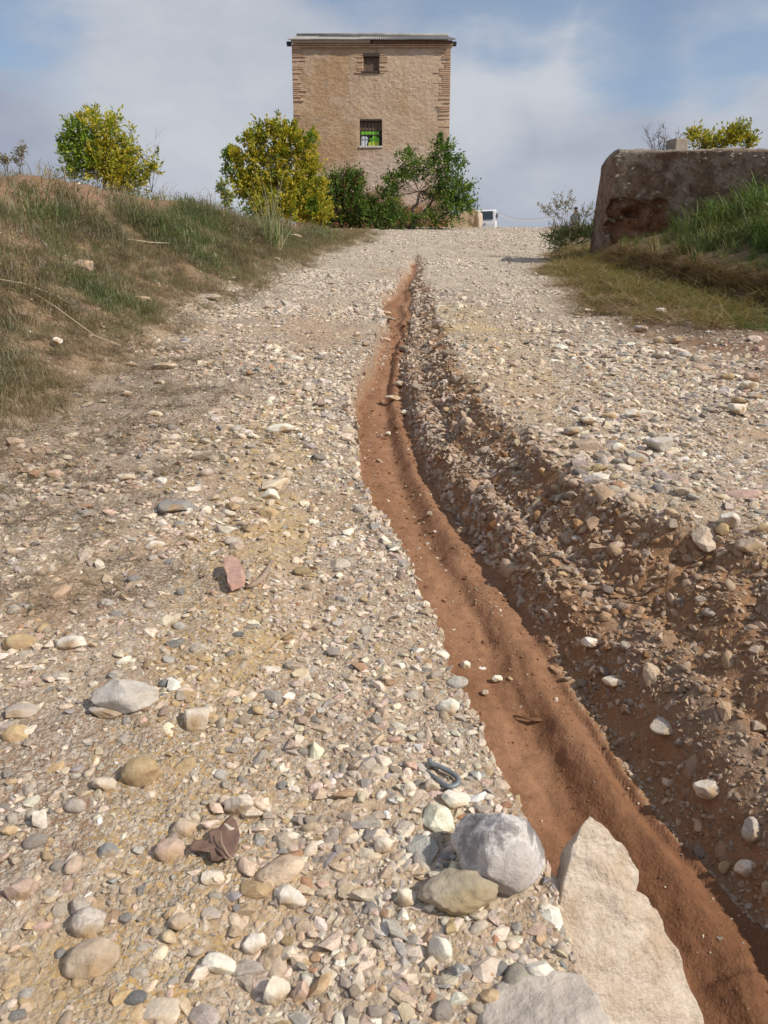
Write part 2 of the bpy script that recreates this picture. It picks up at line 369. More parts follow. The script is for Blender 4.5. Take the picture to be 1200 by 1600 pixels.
def stone_material(name, typ='INSTANCER', attrname='scol'):
    m, t, b = newmat(name, 0.85, 0.25)
    co = objco(t); c = attr(t, attrname, typ).outputs['Color']
    rnd = N('ShaderNodeObjectInfo', t).outputs['Random']
    cx = N('ShaderNodeVectorMath', t, operation='ADD'); t.links.new(co, cx.inputs[0])
    mm = N('ShaderNodeCombineXYZ', t); t.links.new(tm(t, 'MULTIPLY', rnd, 91.0), mm.inputs[0]); t.links.new(mm.outputs[0], cx.inputs[1])
    n = tnoise(t, cx.outputs[0], 1.6, 5, 0.62).outputs[0]; n3 = tnoise(t, cx.outputs[0], 7, 5, 0.65).outputs[0]
    cc = mixc(t, 1.0, c, ramp(t, n, 0.3, 0.72, (0.74, 0.70, 0.66, 1), (1.18, 1.18, 1.18, 1)).outputs[0], 'MULTIPLY')
    cc = mixc(t, 1.0, cc, ramp(t, n3, 0.3, 0.75, (0.82, 0.80, 0.78, 1), (1.12, 1.12, 1.12, 1)).outputs[0], 'MULTIPLY')
    t.links.new(cc, b.inputs['Base Color']); bump(t, b, n3, 0.08, 0.35)
    return m

def rock_material(name, base, alt, vein=None, scale=18, bumpd=0.004, spots=None, stain=None):
    """a named stone with its own colours; coordinates in metres"""
    m, t, b = newmat(name, 0.86, 0.22); co = objco(t)
    n1_ = tnoise(t, co, scale, 6, 0.6).outputs[0]; n2_ = tnoise(t, co, scale * 5, 5, 0.7).outputs[0]; n0 = tnoise(t, co, scale * 0.35, 3, 0.5).outputs[0]
    cc = mixc(t, ramp(t, n1_, 0.36, 0.64).outputs[0], base, alt)
    if vein:
        w = tnoise(t, co, scale * 1.2, 6, 0.75).outputs[0]
        w2 = tm(t, 'ABSOLUTE', tm(t, 'SUBTRACT', w, 0.5))
        cc = mixc(t, ramp(t, w2, 0.0, 0.05, (0.85, 0.85, 0.85, 1), (0, 0, 0, 1)).outputs[0], cc, vein)
    if stain: cc = mixc(t, ramp(t, n0, 0.5, 0.66).outputs[0], cc, stain)
    if spots:
        v = tvor(t, co, scale * 6).outputs['Distance']; cc = mixc(t, ramp(t, v, 0.12, 0.24, (0.7, 0.7, 0.7, 1), (0, 0, 0, 1)).outputs[0], cc, spots)
    cc = mixc(t, 1.0, cc, ramp(t, n2_, 0.25, 0.8, (0.80, 0.79, 0.78, 1), (1.16, 1.16, 1.16, 1)).outputs[0], 'MULTIPLY')
    t.links.new(cc, b.inputs['Base Color'])
    p = bump(t, b, n1_, bumpd * 2, 0.7); bump(t, b, n2_, bumpd * 0.8, 0.8, p); return m

def plain(name, col, rough=0.7, spec=0.3, scale=8, var=0.18, bd=0.0, metal=0.0):
    m, t, b = newmat(name, rough, spec); co = objco(t); n = tnoise(t, co, scale, 5, 0.6).outputs[0]
    cc = mixc(t, 1.0, col + (1,), ramp(t, n, 0.28, 0.75, (1 - var,) * 3 + (1,), (1 + var,) * 3 + (1,)).outputs[0], 'MULTIPLY')
    t.links.new(cc, b.inputs['Base Color']); b.inputs['Metallic'].default_value = metal
    if bd: bump(t, b, n, bd, 0.8)
    return m

def leaf_material(name, typ='GEOMETRY', attrname='Col', trans=0.35):
    m = bpy.data.materials.new(name); m.use_nodes = True; t = m.node_tree; t.nodes.clear()
    o = N('ShaderNodeOutputMaterial', t); b = N('ShaderNodeBsdfPrincipled', t); b.inputs['Roughness'].default_value = 0.55; b.inputs['Specular IOR Level'].default_value = 0.3
    tr = N('ShaderNodeBsdfTranslucent', t); mx = N('ShaderNodeMixShader', t); mx.inputs[0].default_value = trans
    c = attr(t, attrname, typ).outputs['Color']; t.links.new(c, b.inputs['Base Color'])
    t.links.new(mixc(t, 1.0, c, (1.1, 1.25, 0.6), 'MULTIPLY'), tr.inputs[0])
    t.links.new(b.outputs[0], mx.inputs[1]); t.links.new(tr.outputs[0], mx.inputs[2]); t.links.new(mx.outputs[0], o.inputs[0]); return m

M_ground = ground_material()
M_gravel = stone_material('gravel_stone')
M_leaf = leaf_material('leaf')
M_blade = leaf_material('grass_blade', 'INSTANCER', 'scol', 0.25)
M_straw = leaf_material('dry_stalk', 'GEOMETRY', 'Col', 0.15)
M_bark = plain('bark', (0.13, 0.10, 0.08), 0.9, 0.2, 30, 0.35, 0.01)

# ------------------------------------------------------------------ ground sheet
def build_ground():
    rows = np.concatenate([np.linspace(-12, -1, 12), np.linspace(-0.9, 0.28, 40), 0.3 * (34 / 0.3) ** (np.linspace(0, 1, 620)), 34 * (3500 / 34) ** (np.linspace(0.03, 1, 60))])
    u = np.linspace(-1, 1, 541)
    u = np.sign(u) * (0.72 * np.abs(u) + 7.0 * np.clip(np.abs(u) - 0.86, 0, 1) ** 1.3 * 6)
    Y, U = np.meshgrid(rows, u, indexing='ij')
    X = U * (np.clip(Y, 0, None) + 1.15) + 0.03 * Y
    Z, k = terrain(X, Y)
    n1 = fbm(X, Y, 0.8, 4, 41); n2 = fbm(X, Y, 3.2, 4, 42); n3 = fbm(X, Y, 12, 3, 43)
    def C(*c): return np.array(c)[None, None, :]
    def mx(a, b, w): return a + (b - a) * np.clip(w, 0, 1)[..., None]
    tan = C(0.37, 0.245, 0.145); pale = C(0.52, 0.40, 0.275); ochre = C(0.50, 0.33, 0.13); brown = C(0.27, 0.165, 0.10)
    mud = C(0.30, 0.168, 0.10); mudd = C(0.225, 0.118, 0.066); red = C(0.215, 0.125, 0.075); dry = C(0.26, 0.195, 0.125)
    c = mx(tan, pale, 0.45 + 1.1 * n1 + 0.6 * n2) + 0 * Z[..., None]
    c = mx(c, brown * 1.1, sst(0.05, 0.5, n2 + 0.5 * n1))
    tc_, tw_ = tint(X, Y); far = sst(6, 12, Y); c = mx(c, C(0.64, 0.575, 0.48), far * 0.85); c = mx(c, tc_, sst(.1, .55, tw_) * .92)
    stripe = np.exp(-((X - (-0.42 - 0.035 * Y + 0.16 * n1)) / 0.16) ** 2) * sst(6, 2.5, Y)
    c = mx(c, ochre, sst(0.2, 0.5, stripe * (0.7 + n3 * .8 + n2)) * 0.9)
    stripe2 = np.exp(-((X - k['top'] - 0.25) / 0.2) ** 2) * sst(2.5, 4, Y) * sst(9, 7, Y)
    c = mx(c, ochre * 1.05, sst(0.3, 0.8, stripe2 * (0.9 + n2)) * 0.6)
    c = mx(c, C(0.26, 0.135, 0.066), k['bank'] * (0.85 + 0.3 * n2)); c = mx(c, C(0.31, 0.165, 0.07), k['bank'] * sst(0.1, 0.5, n1 + n3 * .4) * .8)
    c = mx(c, C(0.25, 0.18, 0.13), k['bank'] * np.exp(-((k['t'] - 0.33) / 0.09) ** 2) * .8)
    c = mx(c, brown * .95, np.exp(-((X - k['lip']) / .05) ** 2) * (k['mud'] < .5) * (Y < 13) * .9)
    c = mx(c, mx(mud + 0 * Z[..., None], mudd, 0.35 + 0.7 * n2 + .3 * n3), k['mud'])
    uu_ = (X - k['lip']) / np.maximum(k['flr'] - k['lip'], .05); c = mx(c, C(0.185, 0.085, 0.042), k['mud'] * sst(.35, .7, uu_ + .4 * n2 + .2 * n3) * sst(2.6, 1.2, Y) * .8)  # bank shade on the right of the near mud floor, painted into the colour
    c = mx(c, mx(dry + 0 * Z[..., None], brown, 0.4 + n2), k['grassL'])
    c = mx(c, red * 1.1, k['ridge'] * 0.9)
    c = mx(c, C(0.20, 0.105, 0.06), k['soilR'] * .95); c = mx(c, C(0.16, 0.12, 0.07), k['grassR'] * .8)
    c = mx(c, red * 0.85, k['step'] * sst(5, 6, Y))
    c = mx(c, C(0.25, 0.22, 0.15), sst(60, 90, Y))
    grav = (1 - k['mud']) * (1 - 0.85 * k['grassL']) * (1 - 0.9 * k['grassR']) * (1 - 0.45 * k['soilR']) * (1 - 0.88 * k['bank'])
    grav = grav * np.clip(0.8 + 0.8 * n2, 0, 1)
    nr, nc = X.shape; idx = np.arange(nr * nc).reshape(nr, nc)
    f = np.stack([idx[:-1, :-1], idx[:-1, 1:], idx[1:, 1:], idx[1:, :-1]], -1).reshape(-1, 4)
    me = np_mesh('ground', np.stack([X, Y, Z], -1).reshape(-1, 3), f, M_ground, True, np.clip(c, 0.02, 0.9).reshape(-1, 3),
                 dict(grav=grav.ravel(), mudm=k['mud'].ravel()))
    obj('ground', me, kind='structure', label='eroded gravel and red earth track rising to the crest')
build_ground()

# ------------------------------------------------------------------ stones
def hull_stone(seed, n=15, flat=0.65):
    r = np.random.default_rng(seed); p = r.normal(size=(n, 3)); p /= np.linalg.norm(p, axis=1)[:, None]
    p *= r.uniform(0.8, 1.05, (n, 1)); p *= [1, r.uniform(0.65, 0.95), flat * r.uniform(0.8, 1.1)]
    bm = bmesh.new()
    for q in p: bm.verts.new(q)
    g = bmesh.ops.convex_hull(bm, input=bm.verts)
    bmesh.ops.delete(bm, geom=[v for v in bm.verts if not v.link_faces], context='VERTS')
    me = bpy.data.meshes.new('gravel_piece'); bm.to_mesh(me); bm.free(); return me
def cut_stone(seed, sub=2, planes=9, dims=(1, .8, .6), lo=0.62, hi=0.95, rough=0.0, smooth=True, name='stone', nf=1.6):
    """an ellipsoid with flats knocked off it"""
    r = np.random.default_rng(seed); bm = bmesh.new(); bmesh.ops.create_icosphere(bm, subdivisions=sub, radius=1.0)
    v = np.array([q.co[:] for q in bm.verts])
    for _ in range(planes):
        d = r.normal(size=3); d /= np.linalg.norm(d); h = r.uniform(lo, hi)
        s = v @ d; k = s > h; v[k] -= (s[k] - h)[:, None] * d * 0.96
    if rough:
        s1 = fbm(v[:, 0] + v[:, 2] * .7 + seed, v[:, 1] - v[:, 2] * .6, nf, 4, seed % 97, .55) + 0.6 * fbm(v[:, 1] * 1.1 + v[:, 2], v[:, 0] + seed * .3, nf * 2.3, 3, seed % 89)
        v *= (1 + rough * s1)[:, None]
    v *= np.array(dims)
    for q, w in zip(bm.verts, v): q.co = w
    me = bpy.data.meshes.new(name); bm.to_mesh(me); bm.free()
    me.polygons.foreach_set('use_smooth', [smooth] * len(me.polygons)); return me

def scatter(name, protos, pos, rot, scl, colr, idx, label, mat, kind='stuff'):
    """many pieces nobody could count: one object, points with a piece instanced on each"""
    hold = bpy.data.collections.new(name + '_pieces')
    for i, me in enumerate(protos):
        me.materials.clear(); me.materials.append(mat)
        hold.objects.link(bpy.data.objects.new('%s_%02d' % (name + '_piece', i), me))
    n = len(pos); me = bpy.data.meshes.new(name); me.vertices.add(n); me.vertices.foreach_set('co', np.asarray(pos, np.float32).ravel())
    for nm, arr in (('srot', rot), ('sscl', scl)):
        a = me.attributes.new(nm, 'FLOAT_VECTOR', 'POINT'); a.data.foreach_set('vector', np.asarray(arr, np.float32).ravel())
    a = me.attributes.new('scol', 'FLOAT_COLOR', 'POINT'); c = np.ones((n, 4), np.float32); c[:, :3] = colr; a.data.foreach_set('color', c.ravel())
    a = me.attributes.new('sidx', 'INT', 'POINT'); a.data.foreach_set('value', np.asarray(idx, np.int32))
    o = obj(name, me, label=label, kind=kind)
    g = bpy.data.node_groups.new(name, 'GeometryNodeTree')
    g.interface.new_socket('Geometry', in_out='INPUT', socket_type='NodeSocketGeometry'); g.interface.new_socket('Geometry', in_out='OUTPUT', socket_type='NodeSocketGeometry')
    i_ = N('NodeGroupInput', g); o_ = N('NodeGroupOutput', g); mp = N('GeometryNodeMeshToPoints', g); ip_ = N('GeometryNodeInstanceOnPoints', g)
    ci = N('GeometryNodeCollectionInfo', g); ci.inputs['Collection'].default_value = hold; ci.inputs['Separate Children'].default_value = True; ci.inputs['Reset Children'].default_value = True
    def na(nm, dt):
        q = N('GeometryNodeInputNamedAttribute', g, data_type=dt); q.inputs[0].default_value = nm; return q.outputs[0]
    g.links.new(i_.outputs[0], mp.inputs[0]); g.links.new(mp.outputs[0], ip_.inputs['Points']); g.links.new(ci.outputs[0], ip_.inputs['Instance'])
    ip_.inputs['Pick Instance'].default_value = True
    g.links.new(na('sidx', 'INT'), ip_.inputs['Instance Index']); g.links.new(na('sscl', 'FLOAT_VECTOR'), ip_.inputs['Scale'])
    er = N('FunctionNodeEulerToRotation', g); g.links.new(na('srot', 'FLOAT_VECTOR'), er.inputs[0]); g.links.new(er.outputs[0], ip_.inputs['Rotation'])
    g.links.new(ip_.outputs[0], o_.inputs[0])
    md = o.modifiers.new('scatter', 'NODES'); md.node_group = g; return o

PAL = np.array([[0.67, 0.585, 0.475], [0.75, 0.68, 0.58], [0.53, 0.44, 0.34], [0.40, 0.385, 0.37], [0.28, 0.285, 0.29], [0.48, 0.43, 0.38],
                [0.52, 0.40, 0.24], [0.44, 0.26, 0.16], [0.55, 0.42, 0.35], [0.80, 0.75, 0.67], [0.36, 0.25, 0.165]])
CNAME = ['cream', 'pale cream', 'tan', 'grey', 'slate grey', 'warm grey', 'ochre', 'rusty orange', 'pinkish', 'white', 'brown']

def gravel():
    P = []; Rr = []
    bands = [(0.45, 0.8), (0.8, 1.1), (1.1, 1.5), (1.5, 2), (2, 2.8), (2.8, 4), (4, 5.6), (5.6, 8), (8, 11), (11, 15), (15, 21), (21, 32)]
    for a, b in bands:
        ym = (a + b) / 2; r0 = min(max(0.0052, 0.0022 * ym), 0.0145); area_w = (0.60 * b + 1.25) * 2
        w = min(area_w, 14); area = w * (b - a); n = int(area / (math.pi * r0 * r0 * 5.0))
        x = rng.uniform(-w / 2, w / 2, n) + 0.05 * ym; y = rng.uniform(a, b, n)
        r = r0 * rng.uniform(0.03, 1, n) ** (-1 / 2.3) * 0.85
        P.append(np.stack([x, y], 1)); Rr.append(r)
    for a, b in [(0.45, 1), (1, 2), (2, 3.5), (3.5, 6), (6, 10), (10, 16)]:
        w = min((0.60 * b + 1.25) * 2, 12); nb = int(w * (b - a) * np.interp(a, [0, 3, 10], [9500, 4600, 900]))
        x = rng.uniform(-w / 2, w / 2, nb) + 0.03 * (a + b); y = rng.uniform(a, b, nb); r = 0.0094 * np.exp(rng.normal(0, .54, nb)) * np.interp(y, [0, 3, 10], [1.0, 1.0, 1.1])
        keep = rng.uniform(size=nb) < np.clip(.72 + 1.3 * fbm(x, y, 1.7, 3, 57), .38, 1); P.append(np.stack([x, y], 1)[keep]); Rr.append(r[keep])
    for (cx_, cy_, wx, wy, cnt, rr_) in ((960, 690, 95, 60, 300, .021), (930, 650, 60, 25, 70, .026), (990, 735, 90, 25, 160, .017), (1010, 520, 60, 22, 110, .026), (950, 495, 50, 10, 60, .024), (1160, 640, 40, 40, 50, .03),
                                          (480, 560, 50, 40, 140, .022), (430, 620, 60, 45, 160, .020), (250, 590, 50, 25, 60, .024), (120, 780, 90, 40, 90, .018), (430, 700, 60, 50, 110, .018), (1050, 860, 100, 50, 150, .016), (1080, 940, 90, 60, 160, .016), (1000, 950, 130, 60, 420, .011), (1120, 1060, 90, 110, 420, .0105), (900, 870, 80, 60, 300, .011), (780, 760, 70, 60, 260, .012), (940, 1050, 40, 70, 200, .010), (1060, 1180, 50, 90, 260, .0095), (1160, 1330, 50, 90, 200, .011)):
        q = np.array([plane(cx_ + rng.normal(0, .55) * wx, cy_ + rng.normal(0, .55) * wy) for _ in range(cnt)]); P.append(q); Rr.append(rr_ * np.exp(rng.normal(0, .3, cnt)))
    ncr = 5000; yy = .6 * (9 / .6) ** rng.uniform(0, 1, ncr); lp = ip(T_LIP, yy); P.append(np.stack([lp + rng.uniform(0, 1, ncr) ** .8 * (ip(T_FLR, yy) - lp), yy], 1)); Rr.append(.0042 * np.exp(rng.normal(0, .55, ncr)) * np.interp(yy, [.6, 9], [1, 3]))
    nforce = 0
    for (tr, off, sd, cnt, y0_, y1_, rr_) in ((T_LIP, .02, .018, 1500, 5, 12, .0065), (T_LIP, -.015, .016, 2600, .5, 12, .0095), (T_FLR, .04, .03, 3800, .6, 11, .0085), (T_FLR, .16, .07, 2600, .6, 10, .0095), (T_TOP, -.12, .10, 2600, .8, 10, .0095), (T_TOP, -.35, .14, 2200, .7, 5, .009), (T_FLR, .30, .10, 1800, .6, 6, .010)):
        yy = y0_ * (y1_ / y0_) ** rng.uniform(0, 1, cnt); xx = ip(tr, yy) + off * np.clip(yy / 2, .6, 1.4) + rng.normal(0, 1, cnt) * sd
        P.append(np.stack([xx, yy], 1)); Rr.append(rr_ * np.interp(yy, [.5, 3, 10], [.85, 1.2, 2.2]) * np.exp(rng.normal(0, .45, cnt))); nforce += cnt
    P = np.vstack(P); r = np.concatenate(Rr); x, y = P.T
    z, k = terrain(x, y)
    clump = fbm(x, y, 1.3, 3, 51); fine_ = fbm(x, y, 4.5, 3, 52); size_n = fbm(x, y, 0.9, 3, 53)
    cov = np.clip(0.86 + 0.9 * clump + 0.7 * fine_, 0.18, 1)
    cov *= 1 - 0.985 * np.maximum(k['mud'], (k['t'] > 0) * sst(.06, .02, k['t'] + .04 * fine_) * (k['bank'] + (k['t'] < .05) > 0) * (x < k['top']) * .9); cov *= np.clip(1 - 1.05 * k['grassL'], 0.06, 1); cov *= 1 - 0.96 * k['grassR']; cov *= 1 - 0.80 * k['soilR']
    cov *= 1 - 0.93 * k['ridge']; cov *= 1 - 0.6 * sst(0.0, 1, k['step']); cov *= np.where(k['ds'] > 0, 0.03, 1)
    cov *= 1 - 0.15 * k['bank']; cov *= 1 - 0.5 * sst(0.05, 0.5, fbm(x, y, 3.2, 4, 42) + .5 * fbm(x, y, .8, 4, 41)) * (1 - k['bank'])
    force = np.arange(len(x)) >= len(x) - nforce; crumb = ~force & (np.arange(len(x)) >= len(x) - nforce - ncr)
    cov *= 1 - .55 * sst(.2, .7, tint(x, y)[1]) * (y < 9)
    keep = rng.uniform(size=len(x)) < np.where(crumb, .8 * k['mud'], np.where(force, np.where(k['mud'] > .5, np.where((k['onl'] < .999) | (y > 5.5) & (x < k['lip'] + .07), .5, .08), .8), cov)); crumb = crumb[keep]
    x, y, z, r = x[keep], y[keep], z[keep], r[keep]; k = {q: v[keep] for q, v in k.items()}; size_n = size_n[keep]
    r = r * np.clip(1 + 0.7 * size_n, 0.6, 1.7) * np.where(k['mud'] > 0.5, 0.55, 1); n = len(x)
    # slope of the ground under each
    e = 0.02; zx = (terrain(x + e, y, False)[0] - terrain(x - e, y, False)[0]) / (2 * e); zx = np.clip(zx, -1, 1)
    pal = rng.choice(11, n, p=[.23, .23, .12, .10, .045, .09, .035, .01, .045, .08, .015])
    c = PAL[pal] * rng.uniform(0.76, 1.22, (n, 1)) * rng.normal(1, 0.03, (n, 3)) * (1.04 + .06 * (r > .009))[:, None]
    och = np.exp(-((x - (-0.42 - 0.035 * y)) / 0.2) ** 2) * sst(6, 2.5, y)
    w = (rng.uniform(size=n) < och * 0.30); c[w] = PAL[6] * rng.uniform(0.85, 1.2, (w.sum(), 1))
    bk = k['bank'] * rng.uniform(0.25, 0.95, n) * np.interp(y, [2.2, 4.5], [1, .6]); c = c + (np.array([0.29, 0.155, 0.078]) - c) * (bk * 0.86)[:, None]
    w = (rng.uniform(size=n) < k['bank'] * 0.10); c[w] = np.array([0.32, 0.17, 0.075]) * rng.uniform(0.7, 1.3, (w.sum(), 1))
    w = (rng.uniform(size=n) < k['bank'] * 0.10); c[w] = np.array([0.46, 0.40, 0.33])
    tcg, twg = tint(x, y); c = c + (tcg * rng.uniform(.85, 1.3, (n, 1)) - c) * (np.clip(twg * 1.2, 0, 1) * rng.uniform(.1, .75, n))[:, None]; dust = rng.uniform(0, 0.40, n) * np.clip(1 - y / 14, 0, 1); c = c + (np.array([0.50, 0.385, 0.27]) - c) * dust[:, None]
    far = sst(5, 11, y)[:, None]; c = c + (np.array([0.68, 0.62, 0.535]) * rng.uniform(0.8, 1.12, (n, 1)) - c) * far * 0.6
    q_ = crumb & (rng.uniform(size=n) < .93); c[q_] = np.array([.27, .145, .084]) * rng.uniform(.7, 1.25, (q_.sum(), 1))
    flat = rng.uniform(0.6, 1.05, n)
    scl = np.stack([r * rng.uniform(0.95, 1.3, n), r * rng.uniform(0.8, 1.1, n), r * flat], 1)
    rot = np.stack([rng.normal(0, 0.28, n), -np.arctan(zx) + rng.normal(0, 0.28, n), rng.uniform(0, 6.28, n)], 1)
    pos = np.stack([x, y, z + r * flat * rng.uniform(-0.38, 0.20, n)], 1)
    protos = [hull_stone(100 + i, 13 + i % 5, 0.5 + 0.05 * (i % 5)) for i in range(24)] + [cut_stone(200 + i, 2, 10, (1, .82, .62), .6, .9, smooth=i % 2 == 0) for i in range(8)]
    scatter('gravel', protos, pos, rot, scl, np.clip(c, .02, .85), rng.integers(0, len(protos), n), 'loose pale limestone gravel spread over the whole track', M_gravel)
    print('gravel', n)
gravel()

M_rock = {}
def rockmat(ci, seed=0):
    """one material per stone colour"""
    key = (ci, seed % 2)
    if key not in M_rock:
        c = PAL[ci]; alt = c * (0.80 if key[1] else 1.1); alt = alt * np.array([1.0, 0.95, 0.88])
        M_rock[key] = rock_material('stone_' + CNAME[ci].replace(' ', '_'), tuple(c * (1.0 if key[1] else .92)) + (1,), tuple(np.clip(alt, 0, .8)) + (1,),
                                    vein=(0.66, 0.62, 0.56) if key[1] and ci in (3, 4, 5) else None, scale=30, bumpd=0.003, stain=(0.42, 0.30, 0.18, 1))
    return M_rock[key]
ROCK_MESH = {}
def place_stone(name, px, py, wpx, hpx, ci, label, cat, kind_='angular', rz=None, sink=0.38, seed=1, mat=None, group=None, tilt=None, point=None, depthk=0.85, sub=4, rough=0.10):
    p = Vector(point) if point is not None else hit(px, py)
    d = dep(p); a = wpx * d / F / 2; hv = hpx * d / F / 2
    c_ = max(hv * 0.90, a * 0.35)
    if kind_ == 'flat': c_ = a * 0.30
    if kind_ == 'angular': me = cut_stone(seed, sub, 15, (a * 1.10, a * depthk, c_), 0.52, 0.84, rough, True, name, 2.4)
    elif kind_ == 'flat': me = cut_stone(seed, sub, 8, (a * 1.06, a * depthk, c_), 0.6, 0.92, rough, True, name)
    else: me = cut_stone(seed, sub, 9, (a * 1.06, a * depthk, c_), 0.66, 0.93, rough * 1.1, True, name, 2.2)
    me.materials.append(mat or rockmat(ci, seed))
    z = hgt(p.x, p.y + a * 0.3)
    o = obj(name, me, None, (p.x, p.y + a * 0.35, z + c_ * (1 - 2 * sink)), (tilt or (random.uniform(-.15, .15), random.uniform(-.15, .15), random.uniform(-.4, .4) if rz is None else rz)), label=label, cat=cat, group=group)
    o['c'] = 0; del o['c']
    return o
SITES = []       # (x, y, short phrase) of the stones and scraps placed by hand: other labels name them
def S_(px, py, w, h, ci, label, short, k='angular', **kw):
    if k == 'round' and 'sink' not in kw and w > 25: kw['sink'] = .47
    p = hit(px, py + h * 0.2); seed = int(px * 7 + py * 13)
    o = place_stone('stone', px, py + h * 0.25, w, h, ci, label, 'stone', k, seed=seed, **kw)
    SITES.append((p.x, p.y, short, w)); return o

M_greyrock = rock_material('boulder_grey_white', (0.21, 0.20, 0.205, 1), (0.64, 0.61, 0.58, 1), vein=(0.72, 0.69, 0.66), scale=5.5, bumpd=0.012, stain=(0.34, 0.29, 0.26, 1))
M_yelrock = rock_material('stone_olive_ochre', (0.42, 0.37, 0.29, 1), (0.34, 0.29, 0.20, 1), scale=16, bumpd=0.004, stain=(0.40, 0.31, 0.18, 1))
M_slab = rock_material('slab_limestone', (0.72, 0.63, 0.53, 1), (0.60, 0.50, 0.39, 1), scale=24, bumpd=0.010, stain=(0.58, 0.46, 0.34, 1))
M_bottom = rock_material('stone_beige_grey', (0.50, 0.44, 0.38, 1), (0.60, 0.54, 0.47, 1), scale=10, bumpd=0.008, stain=(0.42, 0.35, 0.29, 1))
M_white = rock_material('stone_quartz_white', (0.60, 0.57, 0.53, 1), (0.48, 0.43, 0.37, 1), scale=20, bumpd=0.004)

def slab():
    """pointed limestone slab standing at the lip of the gully"""
    base = hit(880, 1520); Y0 = 1.02
    # outline in metres on a leaning plane: u to the right, v up the face
    out = [(868, 1640), (866, 1500), (872, 1440), (880, 1385), (893, 1335), (908, 1290), (921, 1277), (938, 1284), (963, 1312), (988, 1338), (996, 1360),
           (994, 1392), (1015, 1404), (1036, 1440), (1060, 1500), (1085, 1562), (1120, 1660)]
    pts = []
    for (a, b) in out:
        Y = Y0 - .02 + (1600 - b) / 320 * 0.17 + (a - 870) / 230 * 0.085
        pts.append(at(a, b, Y))
    c = sum(pts, Vector()) / len(pts); n = len(pts)
    bm = bmesh.new()
    back = Vector((-0.018, 0.050, -0.085))
    # front face as a fan of rings so it can be roughened, then the side and back rings
    rings = []
    for k in (0.25, 0.5, 0.75, 0.93): rings.append([c + (p - c) * k + Vector((0, -0.012 * (1 - k), 0.004 * (1 - k))) for p in pts])
    rings.append(pts)
    for k, s in ((0.35, 1.0), (0.7, 1.0), (1.0, 0.9)): rings.append([c + back * k + (p - c) * s for p in pts])
    vv = [bm.verts.new(c + Vector((0, -0.016, 0)))]; R = [[bm.verts.new(p) for p in r] for r in rings]
    for i in range(n): bm.faces.new((vv[0], R[0][i], R[0][(i + 1) % n]))
    for a, b in zip(R[:-1], R[1:]):
        for i in range(n): bm.faces.new((a[i], b[i], b[(i + 1) % n], a[(i + 1) % n]))
    bm.faces.new(list(reversed(R[-1])))
    bmesh.ops.recalc_face_normals(bm, faces=bm.faces)
    bmesh.ops.triangulate(bm, faces=[f for f in bm.faces if len(f.verts) > 4])
    bmesh.ops.subdivide_edges(bm, edges=bm.edges, cuts=3, use_grid_fill=True, smooth=0)
    bmesh.ops.triangulate(bm, faces=bm.faces); bm.normal_update()
    v = np.array([q.co[:] for q in bm.verts]); nn = np.array([q.normal[:] for q in bm.verts])
    d = 0.011 * fbm(v[:, 0], v[:, 2] + v[:, 1], 14, 5, 3, .65) + 0.006 * fbm(v[:, 0] + v[:, 1], v[:, 2], 60, 4, 4, .6)
    v = v + nn * d[:, None]
    org = Vector((c.x, c.y, hgt(c.x, c.y)))
    for q, w in zip(bm.verts, v): q.co = Vector(w) - org
    me = bpy.data.meshes.new('pointed_slab'); bm.to_mesh(me); bm.free(); me.materials.append(M_slab)
    me.polygons.foreach_set('use_smooth', [True] * len(me.polygons))
    obj('stone_slab', me, None, org, label='tall pointed beige limestone slab standing on edge at the lower right gully lip', cat='stone slab')
    SITES.append((c.x, c.y, 'the tall pointed slab', 200))
slab()
def boulder():
    p = hit(775, 1400); d = dep(p)
    me = cut_stone(31, 5, 0, (1, 1, 1), rough=0.0, name='boulder')
    v = np.array([q.co[:] for q in me.vertices])
    for dr, h in (((.15, -.85, .35), .74), ((-.9, -.5, .35), .70), ((.95, -.3, .45), .62), ((.6, -.75, .4), .72), ((-.65, .1, .8), .74), ((.1, .6, .8), .72), ((-.45, -.75, .65), .80), ((.5, .1, .95), .80)):
        q = np.array(dr, float); q /= np.linalg.norm(q); s = v @ q; k = s > h; v[k] -= (s[k] - h)[:, None] * q * .95
    rr_ = np.random.default_rng(8)
    for _ in range(11):
        q = rr_.normal(size=3); q /= np.linalg.norm(q); s = v @ q; h = rr_.uniform(.72, .86); k = s > h; v[k] -= (s[k] - h)[:, None] * q
    v *= (1 + 0.07 * fbm(v[:, 0] + v[:, 2], v[:, 1] - v[:, 2] * .5, 2.0, 5, 3, .6) + .03 * fbm(v[:, 0] - v[:, 2], v[:, 1] + v[:, 2], 7, 4, 13))[:, None]
    a = 82 * d / F; v *= [a * 1.05, a * 0.85, a * 0.95]
    me.vertices.foreach_set('co', v.astype(np.float32).ravel()); me.materials.append(M_greyrock); me.update()
    obj('boulder', me, None, (p.x + 0.012, p.y + 0.05, hgt(p.x, p.y) + a * 0.50), (0, 0.05, 0.05), label='large grey and white veined boulder left of the pointed slab', cat='boulder')
    SITES.append((p.x, p.y, 'the grey veined boulder', 170))
boulder()
S_(716, 1408, 122, 76, 6, 'smooth oval olive and ochre stone in front of the grey boulder', 'the oval olive stone', 'round', mat=M_yelrock, sink=0.30, rz=0.1, sub=5, depthk=0.62)
S_(868, 1632, 220, 66, 5, 'rounded beige grey stone at the bottom edge before the pointed slab', 'the rounded stone at the bottom edge', 'round', mat=M_bottom, sink=0.3, sub=5)
S_(500 + 350, 1530, 60, 50, 9, 'small white wedge stone tucked between bottom stone and slab', 'the white wedge stone')
S_(636, 1400, 38, 48, 1, 'small upright cream block stone left of the olive stone', 'the upright cream block')
S_(686, 1488, 44, 62, 9, 'slanting white shard stone below the olive stone', 'the slanting white shard', rz=-.6)
